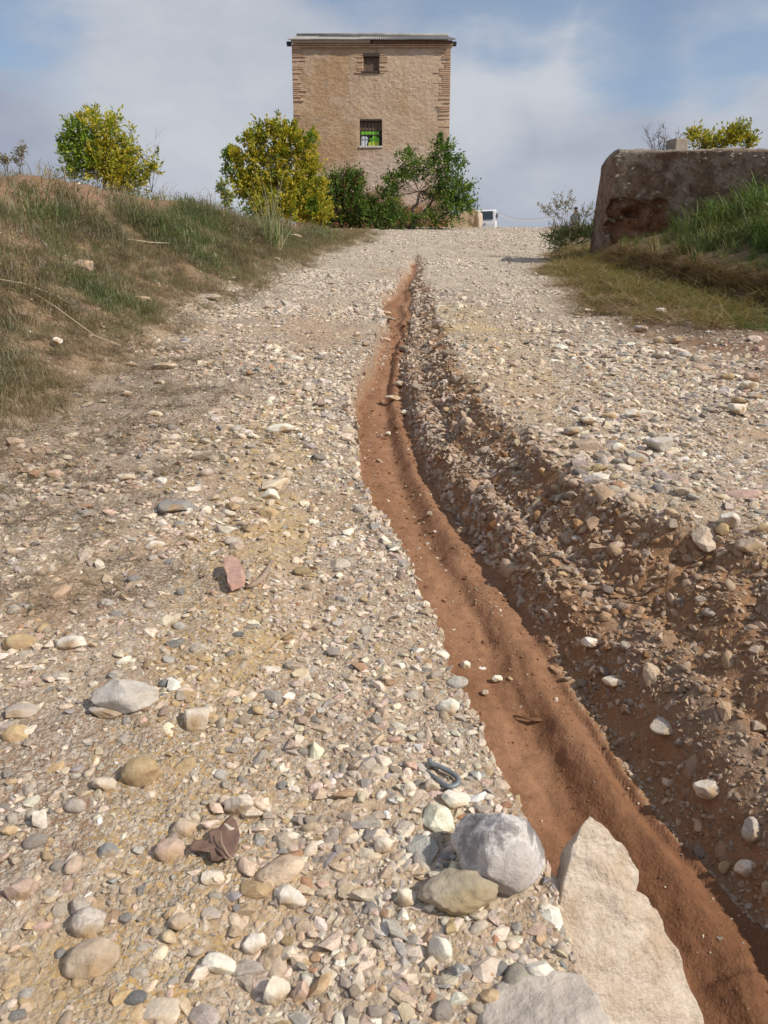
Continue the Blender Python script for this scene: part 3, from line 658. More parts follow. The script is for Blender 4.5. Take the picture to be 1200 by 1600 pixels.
S_(719, 1518, 40, 52, 4, 'slate grey shard beside the slanting white shard', 'the slate grey shard', rz=.4)
S_(673, 1510, 30, 30, 0, 'little cream pebble left of the slate grey shard', 'the little cream pebble')
S_(193, 1093, 104, 66, 9, 'large craggy white stone half buried in left gravel', 'the large craggy white stone', mat=M_white, sink=.3)
S_(165, 1112, 60, 34, 5, 'low warm grey stone joined to the craggy white stone', 'the low warm grey stone', 'flat')
S_(305, 1122, 58, 56, 1, 'knobbly cream stone right of the craggy white stone', 'the knobbly cream stone')
S_(220, 1209, 62, 52, 6, 'large round ochre cobble in the left foreground', 'the round ochre cobble', 'round', sink=.35)
S_(28, 1003, 50, 34, 6, 'smooth ochre stone near the left edge', 'the smooth ochre stone', 'round')
S_(110, 1005, 48, 26, 9, 'smooth white oval stone right of the left edge ochre stone', 'the white oval stone', 'round')
S_(22, 1146, 44, 34, 6, 'brownish ochre stone at the left edge below the tan slab', 'the brownish ochre stone', 'round')
S_(25, 1111, 54, 34, 5, 'flat warm grey stone at the left edge', 'the flat stone at the left edge', 'flat')
S_(374, 1265, 52, 44, 1, 'bright creamy white stone right of the dead leaf', 'the creamy stone by the leaf', sink=.2)
S_(410, 1258, 26, 30, 1, 'small cream stone beside the bright creamy white one', 'the small cream stone')
S_(287, 1293, 42, 44, 2, 'blunt tan stone left of the dead leaf', 'the blunt tan stone', 'round')
S_(262, 1330, 46, 42, 8, 'pale pinkish stone below the blunt tan stone', 'the pale pinkish stone', 'round')
S_(452, 1407, 52, 44, 9, 'bright white angular stone in the lower middle gravel', 'the bright angular stone')
S_(330, 1372, 38, 28, 1, 'cream wedge stone below the dead leaf', 'the cream wedge stone')
S_(400, 1475, 40, 48, 9, 'blocky white stone low in the foreground', 'the blocky white stone')
S_(340, 1510, 50, 46, 9, 'faceted white stone near the bottom left', 'the faceted white stone')
S_(135, 1440, 58, 56, 5, 'big dusty grey stone in the lower left corner gravel', 'the big dusty grey stone', 'round')
S_(140, 1505, 80, 60, 2, 'broad tan stone sunk in dirt at lower left', 'the broad sunken tan stone', 'round', sink=.38)
S_(30, 1395, 52, 50, 8, 'pinkish grey stone by the lower left edge', 'the pinkish grey stone')
S_(280, 1445, 42, 36, 2, 'tan ochre lump below the cream wedge stone', 'the tan ochre lump')
S_(430, 1555, 46, 62, 1, 'jagged white stone at the bottom middle', 'the jagged white stone', rz=.4)
S_(470, 1550, 34, 50, 8, 'narrow pinkish stone beside the jagged white stone', 'the narrow pinkish stone')
S_(250, 1590, 70, 34, 0, 'pale flat stone cut by the bottom edge', 'the pale stone at the bottom', 'flat')
S_(330, 1430, 34, 26, 5, 'flat warm grey chip left of the bright white angular stone', 'the flat grey chip', 'flat')
S_(168, 1330, 30, 34, 4, 'dark slate pebble left of the pinkish stone', 'the dark slate pebble', 'round')
S_(165, 1228, 44, 34, 0, 'cream pink wedge left of the round ochre cobble', 'the cream wedge by the ochre cobble')
S_(240, 853, 32, 22, 9, 'round white stone left of the brick shard', 'the round white stone', 'round')
S_(420, 772, 38, 26, 9, 'pale veined stone above the brick shard', 'the pale veined stone')
S_(420, 800, 34, 24, 6, 'ochre stone just below the pale veined stone', 'the ochre stone below the veined one', 'round')
S_(275, 793, 62, 28, 4, 'long bluish grey stone in the left gravel', 'the long bluish stone')
S_(280, 820, 18, 16, 4, 'small dark pebble below the long bluish grey stone', 'the small dark pebble', 'round')
S_(195, 745, 34, 22, 0, 'flat cream stone left of the long bluish grey stone', 'the flat cream stone', 'flat')
S_(84, 742, 30, 20, 8, 'pinkish cream stone left of the flat cream stone', 'the pinkish cream stone')
S_(220, 733, 26, 20, 2, 'tan lump above the flat cream stone', 'the tan lump')
S_(440, 672, 50, 18, 9, 'thin white stone slab at the middle left of the gully', 'the thin white slab stone', 'flat')
S_(205, 570, 24, 12, 1, 'small pale stone beside the grass edge', 'the pale stone by the grass', 'flat')
S_(255, 572, 40, 18, 1, 'flat pale boulder stone beside the grass edge', 'the flat pale stone by the grass', 'flat')
S_(250, 597, 18, 12, 0, 'cream stone under the flat pale one by the grass', 'the cream stone near the grass')
S_(197, 615, 22, 12, 0, 'single cream stone in the dry straw', 'the single cream stone')
S_(240, 646, 24, 12, 1, 'oval cream stone below the straw edge', 'the oval cream stone', 'round')
S_(90, 541, 22, 20, 9, 'white angular chunk lying in the left bank grass', 'the white chunk in the grass', sink=.0)
S_(129, 425, 32, 26, 8, 'pinkish beige rock lodged in the left grassy bank', 'the beige rock in the bank', sink=-.15)
S_(330, 467, 28, 14, 5, 'grey flat rock below the grassy bank', 'the grey rock below the bank', 'flat', sink=0)
S_(212, 470, 40, 26, 2, 'dusty tan rock slab under grass on the left bank', 'the dusty rock slab', 'flat', sink=0)
S_(460, 372, 22, 8, 9, 'pale flat stone at the foot of the yellow tree', 'the pale stone by the yellow tree', 'flat', sink=0)
S_(665, 945, 22, 20, 1, 'cream stone jutting from the gully lip', 'the cream stone on the gully lip')
S_(689, 1023, 28, 20, 9, 'white stone set in the gully lip', 'the white stone in the lip')
S_(726, 1038, 18, 24, 9, 'white stone jutting over the mud', 'the white jutting stone')
S_(703, 1105, 36, 34, 9, 'white broken rock in the left gully edge', 'the white broken rock')
S_(640, 1235, 24, 30, 1, 'cream block left of the metal hook', 'the cream block by the hook')
S_(675, 1230, 28, 26, 0, 'squarish cream stone below the metal hook', 'the squarish cream stone')
S_(712, 1254, 46, 42, 9, 'pale broad stone above the grey boulder', 'the pale broad stone')
S_(562, 1195, 30, 34, 2, 'pointed tan stone left of the metal hook', 'the pointed tan stone')
S_(600, 1322, 32, 36, 1, 'pale angular stone left of the grey boulder', 'the pale angular stone')
S_(671, 806, 11, 9, 3, 'tiny grey pebble lying on the red mud', 'the tiny pebble on the mud', 'round', sink=.05)
S_(776, 1066, 18, 16, 9, 'white pebble lying on the red mud floor', 'the white pebble on the mud', sink=.05)
S_(757, 1085, 16, 11, 5, 'small grey pebble left of the white one on the mud', 'the grey pebble on the mud', sink=.05)
S_(606, 680, 12, 9, 9, 'white pebble in the upper mud channel', 'the white upper channel pebble', sink=.05)
S_(595, 683, 9, 8, 4, 'grey pebble beside the white one in the upper channel', 'the grey upper channel pebble', sink=.05)
S_(634, 647, 20, 12, 1, 'pale stone on the right side of the upper channel', 'the pale upper channel stone', sink=.1)
S_(625, 603, 22, 12, 5, 'grey stone spilled into the upper channel', 'the spilled grey stone', sink=.1)
S_(612, 625, 26, 12, 0, 'cream stone spilled into the upper channel', 'the spilled cream stone', sink=.1)
S_(597, 523, 26, 9, 8, 'flat pink stone bridging the left channel edge', 'the flat pink stone', 'flat', sink=.1)
S_(606, 507, 20, 12, 4, 'bluish stone above the flat pink stone', 'the bluish channel stone', 'flat', sink=.1)
S_(600, 487, 22, 8, 9, 'white flat stone at the top of the channel', 'the white flat channel stone', 'flat', sink=.1)
S_(572, 540, 16, 12, 3, 'grey stone left of the flat pink stone', 'the grey stone by the channel', sink=.1)
S_(1033, 700, 50, 32, 9, 'large white stone lying on the right gravel', 'the large white stone at right', mat=M_white, sink=.1)
S_(998, 718, 30, 20, 3, 'grey rounded stone left of the large white stone', 'the grey stone beside it', 'round', sink=.1)
S_(1155, 643, 36, 22, 1, 'blocky cream stone near the right edge', 'the blocky cream stone', sink=.1)
S_(1172, 608, 26, 20, 1, 'smooth pale stone near the right edge', 'the smooth pale stone at right', 'round', sink=.1)
S_(1183, 622, 24, 14, 0, 'cream stone touching the smooth pale stone', 'the cream stone touching it', 'round', sink=.1)
S_(1176, 593, 28, 20, 8, 'dusty pink rock behind the smooth pale stone', 'the dusty pink rock', sink=.2)
S_(1138, 592, 18, 14, 6, 'ochre stone left of the dusty pink rock', 'the ochre stone by the pink rock', 'round', sink=.1)
S_(1055, 536, 22, 14, 2, 'tan rounded stone below the right grass', 'the tan stone below the grass', 'round', sink=.1)
S_(1029, 535, 18, 14, 2, 'brown tan stone left of the tan rounded one', 'the brown tan stone', 'round', sink=.1)
S_(1002, 518, 22, 14, 3, 'grey round stone on the right shoulder', 'the grey shoulder stone', 'round', sink=.1)
S_(1034, 488, 20, 10, 9, 'white stone at the right grass edge', 'the white stone at the grass edge', 'round', sink=.1)
S_(921, 488, 18, 9, 9, 'small white stone along the right shoulder', 'the small white shoulder stone', sink=.1)
S_(904, 493, 16, 8, 6, 'orange tan stone along the right shoulder', 'the orange shoulder stone', sink=.1)
S_(1141, 818, 30, 30, 9, 'smooth white egg shaped stone near the right edge', 'the white egg stone', 'round', sink=.12)
S_(1130, 834, 24, 22, 6, 'yellow ochre stone below the white egg stone', 'the yellow ochre stone', sink=.15)
S_(1176, 855, 44, 30, 2, 'broad yellowish tan stone at the right edge', 'the broad yellowish stone', sink=.15)
S_(1194, 830, 20, 26, 6, 'mustard stone cut by the right edge', 'the mustard stone', sink=.15)
S_(920, 662, 26, 14, 9, 'smooth white stone among right side cobbles', 'the smooth white cobble', 'round', sink=.1)
S_(895, 676, 26, 16, 5, 'pale grey cobble left of the smooth white one', 'the pale grey cobble', 'round', sink=.1)
S_(990, 650, 24, 18, 9, 'white cobble at the top of the right cobble patch', 'the white top cobble', 'round', sink=.1)
S_(953, 655, 22, 16, 6, 'yellowish cobble in the right cobble patch', 'the yellowish cobble', 'round', sink=.1)
S_(912, 658, 16, 9, 6, 'mossy yellow pebble in the right cobble patch', 'the mossy pebble', 'round', sink=.1)
S_(966, 704, 22, 18, 9, 'white round cobble in the middle of the right patch', 'the white round cobble', 'round', sink=.1)
S_(900, 848, 16, 11, 1, 'single pale block on the shaded right bank', 'the pale block on the bank', sink=.1)
S_(925, 1012, 32, 24, 9, 'white rounded block on the shaded gully bank', 'the white block on the bank', sink=.15)
S_(962, 1066, 40, 44, 1, 'flat cracked cream rock in the shaded bank', 'the cracked cream rock', 'flat', sink=.3)
S_(1108, 1243, 44, 36, 1, 'cream yellow broken rock low on the right bank', 'the cream yellow rock', sink=.2)
S_(1176, 1309, 34, 46, 5, 'brownish grey stone at the lower right edge', 'the brownish grey stone', sink=.2)
S_(1165, 1363, 32, 34, 1, 'pale stone below the brownish grey stone', 'the pale stone at lower right', sink=.2)
S_(1133, 1362, 22, 32, 6, 'small cream ochre stone at lower right', 'the small ochre stone', sink=.2)
S_(1040, 1078 + 60, 46, 26, 5, 'pale embedded rock on the bank ledge', 'the pale ledge rock', 'flat', sink=.3)
S_(880, 845 + 55, 18, 12, 6, 'small orange stone high on the shaded bank', 'the small orange stone', sink=.1)

# ------------------------------------------------------------------ scraps: brick shard, root, leaf, hook
def scraps():
    m_b = plain('broken_brick', (0.52, 0.33, 0.27), 0.9, 0.2, 60, 0.22, 0.002)
    p = hit(366, 905); s = dep(p) / F
    o2d = [(-19, 29), (-5, 32), (4, 24), (13, 10), (20, -10), (19, -25), (0, -32), (-5, -24), (-8, -8), (-15, 8)]
    bm = bmesh.new(); k = len(o2d); bot = [bm.verts.new((a * s * 1.0, b * s * 1.45, 0)) for a, b in o2d]; topv = [bm.verts.new((a * s * .97, b * s * 1.42, 0.020 + 0.003 * (i % 2))) for i, (a, b) in enumerate(o2d)]
    bm.faces.new(topv); bm.faces.new(bot[::-1])
    for i in range(k): bm.faces.new((bot[i], bot[(i + 1) % k], topv[(i + 1) % k], topv[i]))
    bmesh.ops.recalc_face_normals(bm, faces=bm.faces); bmesh.ops.bevel(bm, geom=bm.edges, offset=0.0018, segments=2, affect='EDGES')
    me = bpy.data.meshes.new('brick_shard'); bm.to_mesh(me); bm.free(); me.materials.append(m_b)
    obj('brick_shard', me, None, (p.x, p.y, p.z + 0.012), (0.26, -0.16, 0.05), label='broken pinkish red brick shard lying on the left gravel', cat='brick shard')
    SITES.append((p.x, p.y, 'the brick shard', 80))
    # curved root beside it
    pts = [hit(a, b) + Vector((0, 0, 0.008)) for a, b in ((384, 922), (396, 918), (409, 909), (418, 896), (424, 880))]
    mb = MB().tube([q - pts[0] for q in pts], [0.007, 0.009, 0.010, 0.009, 0.006], 8)
    obj('dry_root', mb.mesh('dry_root', plain('dry_root_bark', (0.33, 0.25, 0.19), .9, .2, 90, .3, .002), True), None, pts[0], label='curved grey piece of dry root right of the brick shard', cat='root')
    # dead leaf: crumpled folded lobes
    m_l, t, b = newmat('dead_leaf', 0.75, 0.25); co = objco(t); w = N('ShaderNodeTexWave', t); w.inputs['Scale'].default_value = 90; w.inputs['Distortion'].default_value = 3; t.links.new(co, w.inputs[0])
    nn = tnoise(t, co, 60, 4).outputs[0]
    t.links.new(mixc(t, 1.0, mixc(t, ramp(t, nn, .35, .65).outputs[0], (0.22, 0.145, 0.11), (0.155, 0.095, 0.075)), ramp(t, nn, .2, .8, (.86, .85, .84, 1), (1.1, 1.08, 1.08, 1)).outputs[0], 'MULTIPLY'), b.inputs[0])
    bump(t, b, nn, 0.003, 0.8)
    p = hit(345, 1318); s = dep(p) / F
    root = empty('dead_leaf', p, label='crumpled brown dead leaf on the gravel in the left foreground', cat='leaf')
    def lobe(outline, z0_, fold, tiltv, name='leaf_blade'):
        cx = sum(a for a, b in outline) / len(outline); cy = sum(b for a, b in outline) / len(outline)
        bm = bmesh.new(); R = []
        for kk in (0.3, 0.65, 1.0):
            ring = []
            for i, (a, b) in enumerate(outline):
                x_, y_ = cx + (a - cx) * kk, cy + (b - cy) * kk
                ring.append(bm.verts.new((x_ * s, y_ * s * 1.35, z0_ + fold * (kk ** 2) * s * 12 * math.sin(i * 1.9 + 1) + tiltv[0] * x_ * s + tiltv[1] * y_ * s)))
            R.append(ring)
        c = bm.verts.new((cx * s, cy * s * 1.35, z0_ + tiltv[0] * cx * s + tiltv[1] * cy * s)); n_ = len(outline)
        for i in range(n_): bm.faces.new((c, R[0][i], R[0][(i + 1) % n_]))
        for A, B in zip(R[:-1], R[1:]):
            for i in range(n_): bm.faces.new((A[i], B[i], B[(i + 1) % n_], A[(i + 1) % n_]))
        bmesh.ops.subdivide_edges(bm, edges=bm.edges, cuts=1, use_grid_fill=True)
        for q in bm.verts: q.co.z += 0.0016 * float(fbm(np.array([q.co.x]), np.array([q.co.y]), 90, 3, 8)[0])
        me = bpy.data.meshes.new(name); bm.to_mesh(me); bm.free(); me.materials.append(m_l); me.polygons.foreach_set('use_smooth', [True] * len(me.polygons))
        o = obj(name, me, root); m = o.modifiers.new('thickness', 'SOLIDIFY'); m.thickness = 0.0008
    lobe([(6, 36), (16, 30), (24, 18), (30, 2), (31, -14), (27, -28), (18, -36), (8, -30), (-4, -18), (-14, -8), (-20, 4), (-18, 12), (-8, 18), (0, 26)], 0.013, .25, (-0.05, 0.06))
    lobe([(-40, -8), (-28, -4), (-12, -6), (4, -4), (10, -14), (4, -22), (-10, -24), (-26, -24), (-38, -22), (-44, -16)], 0.011, 0.2, (-.04, .03))
    lobe([(-12, -20), (0, -16), (16, -20), (18, -30), (8, -38), (-4, -36)], 0.010, 0.2, (0.03, .05))
    mb = MB().tube([Vector((2 * s, -6 * s, 0.030)), Vector((8 * s, -26 * s, 0.022)), Vector((20 * s, -42 * s, 0.014)), Vector((28 * s, -46 * s, 0.008))], [0.0012, 0.0013, 0.0012, 0.0008], 6)
    obj('leaf_stalk', mb.mesh('leaf_stalk', plain('leaf_stalk', (.36, .28, .2), .8), True), root)
    SITES.append((p.x, p.y, 'the dead leaf', 80))
    # metal hook: bent bar half sunk in the gravel
    pp = [(663, 1204), (665, 1212), (676, 1217), (690, 1223), (703, 1229), (713, 1236), (716, 1245), (712, 1254), (700, 1257), (690, 1252), (678, 1241), (664, 1228)]
    P0 = hit(690, 1232); sc_ = dep(P0) / F
    pts = []
    for i, (a, b) in enumerate([(671, 1187), (672, 1194), (684, 1196), (697, 1203), (709, 1209), (716, 1216), (717, 1223), (710, 1229), (700, 1230), (690, 1224), (678, 1213), (664, 1203)]):
        zz = 0.014 - 0.012 * (i > 8) * (i - 8) / 3
        d_ = px_dir(a, b); t_ = (P0.z + zz) / d_.z if False else None
        # on a plane through the gravel top, following the road gradient
        t_ = (P0.z + zz - S * P0.y) / (d_.z - S * d_.y); pts.append(d_ * t_)
    sm = []
    for i in range(len(pts) - 1):
        for q in (0, .33, .66): sm.append(pts[i].lerp(pts[i + 1], q))
    sm.append(pts[-1])
    for _ in range(2): sm = [sm[0]] + [(sm[i - 1] + sm[i] * 2 + sm[i + 1]) / 4 for i in range(1, len(sm) - 1)] + [sm[-1]]
    n_ = len(sm); org = P0.copy()
    mb = MB().tube([q - org for q in sm], [0.0052 if i < n_ * .8 else 0.0052 - 0.003 * (i / n_ - .8) / .2 for i in range(n_)], 10)
    o = obj('metal_hook', mb.mesh('metal_hook', plain('galvanised_steel', (0.21, 0.235, 0.25), 0.55, 0.5, 120, 0.2, 0.0006, 0.35), True), None, org, label='bent blue grey metal hook lying on the gravel above the boulder', cat='metal hook')
    SITES.append((P0.x, P0.y, 'the metal hook', 70))
scraps()

def leafy_scrap():
    p = hit(830, 1128); s = dep(p) / F; v = []; 
    pts = [Vector((-26 * s, 14 * s, .006)), Vector((-12 * s, 0, .014)), Vector((4 * s, -8 * s, .016)), Vector((18 * s, -4 * s, .012)), Vector((26 * s, 6 * s, .004))]
    mb = MB()
    w = [.001, .005, .008, .006, .001]; vs = []
    for q, ww in zip(pts, w): vs += [q + Vector((0, ww, 0.002)), q + Vector((0, -ww, -0.001))]
    fs = [(2 * i, 2 * i + 1, 2 * i + 3, 2 * i + 2) for i in range(4)]; mb.add(vs, fs)
    o = obj('curled_leaf', mb.mesh('curled_leaf', plain('curled_leaf', (.16, .075, .035), .7), True), None, p, label='thin curled brown leaf lying on the red mud', cat='leaf')
    m = o.modifiers.new('thickness', 'SOLIDIFY'); m.thickness = 0.0012
leafy_scrap()

# ------------------------------------------------------------------ other stones one can pick out, each told by its neighbours
def cobbles(nmax=205):
    used = set(); made = 0; tries = 0; r = random.Random(11)
    hand = [(s[0], s[1], s[3]) for s in SITES]
    protos = {}
    while made < nmax and tries < 9000:
        tries += 1
        py = 520 + 1070 * r.random() ** 0.8; px = r.uniform(5, 1195)
        if py < 560 and px < 250: continue
        p = hit(px, py); z, k = terrain(np.array([p.x]), np.array([p.y])); k = {a: float(b[0]) for a, b in k.items()}
        if k['mud'] > .3 or k['grassL'] > .5 or k['grassR'] > .4 or k['step'] > .3 or k['onl'] > .2 and k['t'] < 0.03: continue
        size = r.uniform(13, 24) + (py - 500) / 1100 * r.uniform(2, 16)
        d = dep(p); a = size * d / F / 2
        if any((q[0] - p.x) ** 2 + (q[1] - p.y) ** 2 < (a * 1.0 + q[2] * d / F / 2) ** 2 for q in hand): continue
        ci = r.choices(range(11), [5, 5, 3, 2, .6, 3, .7, .12, 1.0, 3.5, .3])[0]
        kind = r.choice(['angular', 'angular', 'round'])
        near = min(SITES, key=lambda s: (s[0] - p.x) ** 2 + ((s[1] - p.y) * .7) ** 2)
        dx, dy = p.x - near[0], p.y - near[1]
        side = ('right of' if dx > 0 else 'left of') if abs(dx) > abs(dy) * 0.8 else ('behind' if dy > 0 else 'in front of')
        sz = 'little' if size < 19 else ('small' if size < 26 else 'mid sized')
        lab = '%s %s %s stone %s %s' % (sz, 'rounded' if kind == 'round' else 'angular', CNAME[ci], side, near[2])
        if lab in used or len(lab.split()) > 16: continue
        used.add(lab); hand.append((p.x, p.y, size * .8))
        key = (kind, r.randrange(9))
        if key not in protos:
            sd = 500 + key[1] * 7 + (100 if kind == 'round' else 0)
            protos[key] = cut_stone(sd, 3, 15 if kind == 'angular' else 10, (1, .84, .66), .54 if kind == 'angular' else .72, .9, .09, True, 'stone')
            protos[key].materials.append(M_rock_inst)
        o = obj('stone', protos[key], None, (p.x, p.y, p.z + a * r.uniform(.05, .28)), (r.uniform(-.25, .25), r.uniform(-.25, .25), r.uniform(0, 6.28)), label=lab, cat='stone', group='loose stones among the gravel')
        f = r.uniform(.9, 1.1); o.scale = (a * f * 1.05, a * r.uniform(.85, 1.05), a * r.uniform(.8, 1.05))
        c = PAL[ci] * r.uniform(.88, 1.1)
        if k['bank'] > .3: c = c * .55 + np.array([0.3, 0.18, 0.1]) * .45
        o.color = tuple(c) + (1,); made += 1
    print('stones', made, tries)
M_rock_inst, _t, _b = newmat('loose_stone', 0.86, 0.22)
def _ri(t, b):
    co = objco(t); oi = N('ShaderNodeObjectInfo', t); mm = N('ShaderNodeCombineXYZ', t); t.links.new(tm(t, 'MULTIPLY', oi.outputs['Random'], 50.0), mm.inputs[0])
    cx = N('ShaderNodeVectorMath', t, operation='ADD'); t.links.new(co, cx.inputs[0]); t.links.new(mm.outputs[0], cx.inputs[1])
    a = tnoise(t, cx.outputs[0], 1.5, 6, .62).outputs[0]; c = tnoise(t, cx.outputs[0], 8, 5, .7).outputs[0]
    cc = mixc(t, ramp(t, a, .5, .68).outputs[0], oi.outputs['Color'], mixc(t, .6, oi.outputs['Color'], (.42, .31, .2)))
    cc = mixc(t, 1.0, cc, ramp(t, c, .28, .75, (.78, .77, .76, 1), (1.15, 1.15, 1.15, 1)).outputs[0], 'MULTIPLY')
    t.links.new(cc, b.inputs[0]); p = bump(t, b, a, .2, .4); bump(t, b, c, .05, .6, p)
_ri(_t, _b)
cobbles()

# ------------------------------------------------------------------ grass
def tuft_mesh(seed, n, h, spread, droop, w, lying=False):
    r = np.random.default_rng(seed); V = []; Fc = []
    for i in range(n):
        a = r.uniform(0, 6.28); b0 = np.array([r.normal(0, spread * .45), r.normal(0, spread * .45), 0.0]); L = h * r.uniform(.5, 1.1)
        out = np.array([math.cos(a), math.sin(a), 0]); side = np.array([-math.sin(a), math.cos(a), 0]); lean = r.uniform(.15, .6) if not lying else r.uniform(1.2, 1.5)
        p = b0.copy(); ang = lean * (.35 if not lying else 1); base = len(V); segs = 4
        for s in range(segs + 1):
            ww = w * (1 - s / segs) ** .7 * r.uniform(.9, 1.1) + .0004
            V.append(p + side * ww); V.append(p - side * ww)
            ang2 = ang + droop * (s / segs) ** 1.5 * (1 if not lying else .15)
            p = p + (out * math.sin(ang2) + np.array([0, 0, math.cos(ang2)])) * L / segs
            if lying: p[2] = max(p[2], .004) * .8 + r.uniform(0, .012); a += r.normal(0, .25); out = np.array([math.cos(a), math.sin(a), 0])
        for s in range(segs): q = base + 2 * s; Fc.append((q, q + 1, q + 3, q + 2))
    return np_mesh('grass_tuft', np.array(V), np.array(Fc), None, True)

def grass():
    # left bank, mixed grey green and dry
    def field(name, xr, yr, n, wfn, protos, hfn, cfn, label, seed):
        r = np.random.default_rng(seed); x = r.uniform(*xr, n); u = r.uniform(0, 1, n); y = yr[0] * (yr[1] / yr[0]) ** u
        z, k = terrain(x, y); w = wfn(x, y, k); keep = r.uniform(size=n) < w; x, y, z = x[keep], y[keep], z[keep]; k = {a: b[keep] for a, b in k.items()}; n = len(x)
        s = hfn(x, y, k, r)[:, None] * np.stack([r.uniform(.8, 1.2, n), r.uniform(.8, 1.2, n), r.uniform(.75, 1.25, n)], 1)
        c = cfn(x, y, k, r, n); rot = np.stack([r.normal(0, .16, n), r.normal(0, .16, n), r.uniform(0, 6.28, n)], 1)
        scatter(name, protos, np.stack([x, y, z - .005], 1), rot, s, np.clip(c, .01, .6), r.integers(0, len(protos), n), label, M_blade)
        print(name, n)
    lush = [tuft_mesh(i, 18, .36, .08, 2.2, .0036) for i in range(7)]
    fineg = [tuft_mesh(20 + i, 30, .15, .13, 2.6, .0016) for i in range(8)]
    lay = [tuft_mesh(40 + i, 16, .28, .14, .3, .0020, True) for i in range(5)]
    def mixcol(n, r, cols, w): i = r.choice(len(cols), n, p=w); return np.array(cols)[i] * r.uniform(.75, 1.25, (n, 1))
    GREEN = (0.15, 0.195, 0.075); GREY = (0.22, 0.225, 0.14); DRY = (0.36, 0.285, 0.18); BROWN = (0.25, 0.185, 0.125); PURP = (0.26, 0.20, 0.165)
    def wl(x, y, k):
        n = fbm(x, y, 1.4, 3, 61); return k['grassL'] * np.clip(.75 + .9 * n, .12, 1) * np.clip(1 - .97 * k['ridge'], 0, 1) * sst(23, 15, y) * sst(3.0, 4.2, y + .9 * k['dl'])
    def cl(x, y, k, r, n):
        g = fbm(x, y, .9, 3, 62) + r.normal(0, .12, n) + .02 * sst(.3, 1.2, k['dl']); c = mixcol(n, r, [GREY, DRY, PURP, BROWN], [.36, .32, .18, .14])
        gg = mixcol(n, r, [GREEN, GREY], [.6, .4]); m = (g > .24)[:, None]; c = np.where(m, gg, c)
        d = sst(.5, .0, k['dl'])[:, None]; return c + (np.array(DRY) * r.uniform(.7, 1.1, (n, 1)) - c) * d * .85
    field('bank_grass', (-16, .6), (2.9, 27), 88000, wl, fineg + lay[:3], lambda x, y, k, r: np.clip(.45 + .6 * sst(.1, 1.0, k['dl']), .3, 1.1) * (1.0 + .05 * np.clip(y, 0, 10)) * (1 + .9 * fbm(x, y, 1.4, 3, 63)), cl, 'matted grey green and dry grass covering the left bank', 1)
    def wl2(x, y, k): return np.maximum(sst(-.35, .15, k['dl'] + .3 * fbm(x, y, 2.5, 3, 64)), .75 * sst(-1.2, -.2, k['dl'] + .8 * fbm(x, y, 1.6, 3, 65)) * sst(6.5, 5, y)) * sst(1.5, .3, k['dl']) * .9 * sst(28, 24, y)
    field('straw_litter', (-6, 1.5), (2.0, 27), 22000, wl2, lay, lambda x, y, k, r: np.clip(.35 + .07 * y, .4, 1.3) * r.uniform(.6, 1.1, len(x)), lambda x, y, k, r, n: mixcol(n, r, [DRY, BROWN, (.36, .30, .2), PURP], [.4, .25, .15, .2]) * .85, 'dry brown straw litter lying along the foot of the left bank', 2)
    def wr(x, y, k): return sst(.04, .16, k['ds']) * sst(2.8, 4, y) * sst(16.5, 14.5, y) * (1 - (y > 13.3) * (x > 3.5) * (y < 14.6))
    def cr(x, y, k, r, n):
        c = mixcol(n, r, [(.075, .135, .03), (.12, .19, .045), (.22, .23, .09)], [.45, .33, .22]); dd = (sst(.45, .1, k['ds']) * .85 + .35 * (fbm(x, y, 1.0, 2, 66) > .2))[:, None]
        return c + (np.array((.24, .18, .09)) * r.uniform(.7, 1.2, (n, 1)) - c) * np.clip(dd, 0, 1) * (r.uniform(size=(n, 1)) < .7)
    field('tall_grass', (3.3, 12), (4.5, 16.5), 12000, wr, lush, lambda x, y, k, r: r.uniform(.45, 1.3, len(x)) * np.interp(k['ds'], [0, .5, 1.2], [.7, .95, 1.05]) * (1 + 1.3 * fbm(x, y, 1.7, 3, 91)), cr, 'bright green long grass growing on the right bank below the wall', 3)
    def wv(x, y, k): return sst(.3, .8, k['grassR']) * (k['ds'] < -.08) * sst(20, 16, y) * np.clip(.8 + 1.0 * fbm(x, y, 1.8, 3, 68), .1, 1)
    def cv(x, y, k, r, n):
        g = sst(.25, .9, k['dr'] + .4 * fbm(x, y, 1.2, 2, 69))[:, None] * sst(13, 9, y)[:, None]; c = mixcol(n, r, [(.32, .26, .15), (.24, .18, .1)], [.6, .4]); gg = mixcol(n, r, [(.10, .17, .035), (.15, .18, .07)], [.6, .4]); return c + (gg - c) * g
    field('verge_grass', (1.2, 4.4), (4.6, 20), 9000, wv, fineg, lambda x, y, k, r: r.uniform(.28, .6, len(x)) * (1 + .03 * y), cv, 'short green grass on the right verge below the bank', 4)
    def ws(x, y, k): return sst(-.1, .3, k['dr'] + .3 * fbm(x, y, 2.0, 3, 70)) * (k['ds'] < -.02) * sst(6.2, 7.2, y) * sst(18, 15, y)
    field('fallen_straw', (1.2, 4.6), (6, 18), 5000, ws, lay, lambda x, y, k, r: r.uniform(.7, 1.5, len(x)), lambda x, y, k, r, n: mixcol(n, r, [(.40, .32, .19), (.30, .22, .12), (.22, .15, .08)], [.4, .35, .25]), 'flattened dry straw on the right verge before the wall', 5)
    # dry stalks fringing the eroded step
    def we(x, y, k): return np.exp(-((k['ds'] - .02) / .1) ** 2) * sst(4, 5, y) * sst(14, 12.5, y)
    field('hanging_roots', (3.3, 4.4), (4.5, 14), 6000, we, lay, lambda x, y, k, r: r.uniform(.7, 1.3, len(x)), lambda x, y, k, r, n: mixcol(n, r, [(.26, .18, .1), (.16, .1, .06)], [.5, .5]), 'brown dead grass hanging over the eroded red step', 6)
grass()

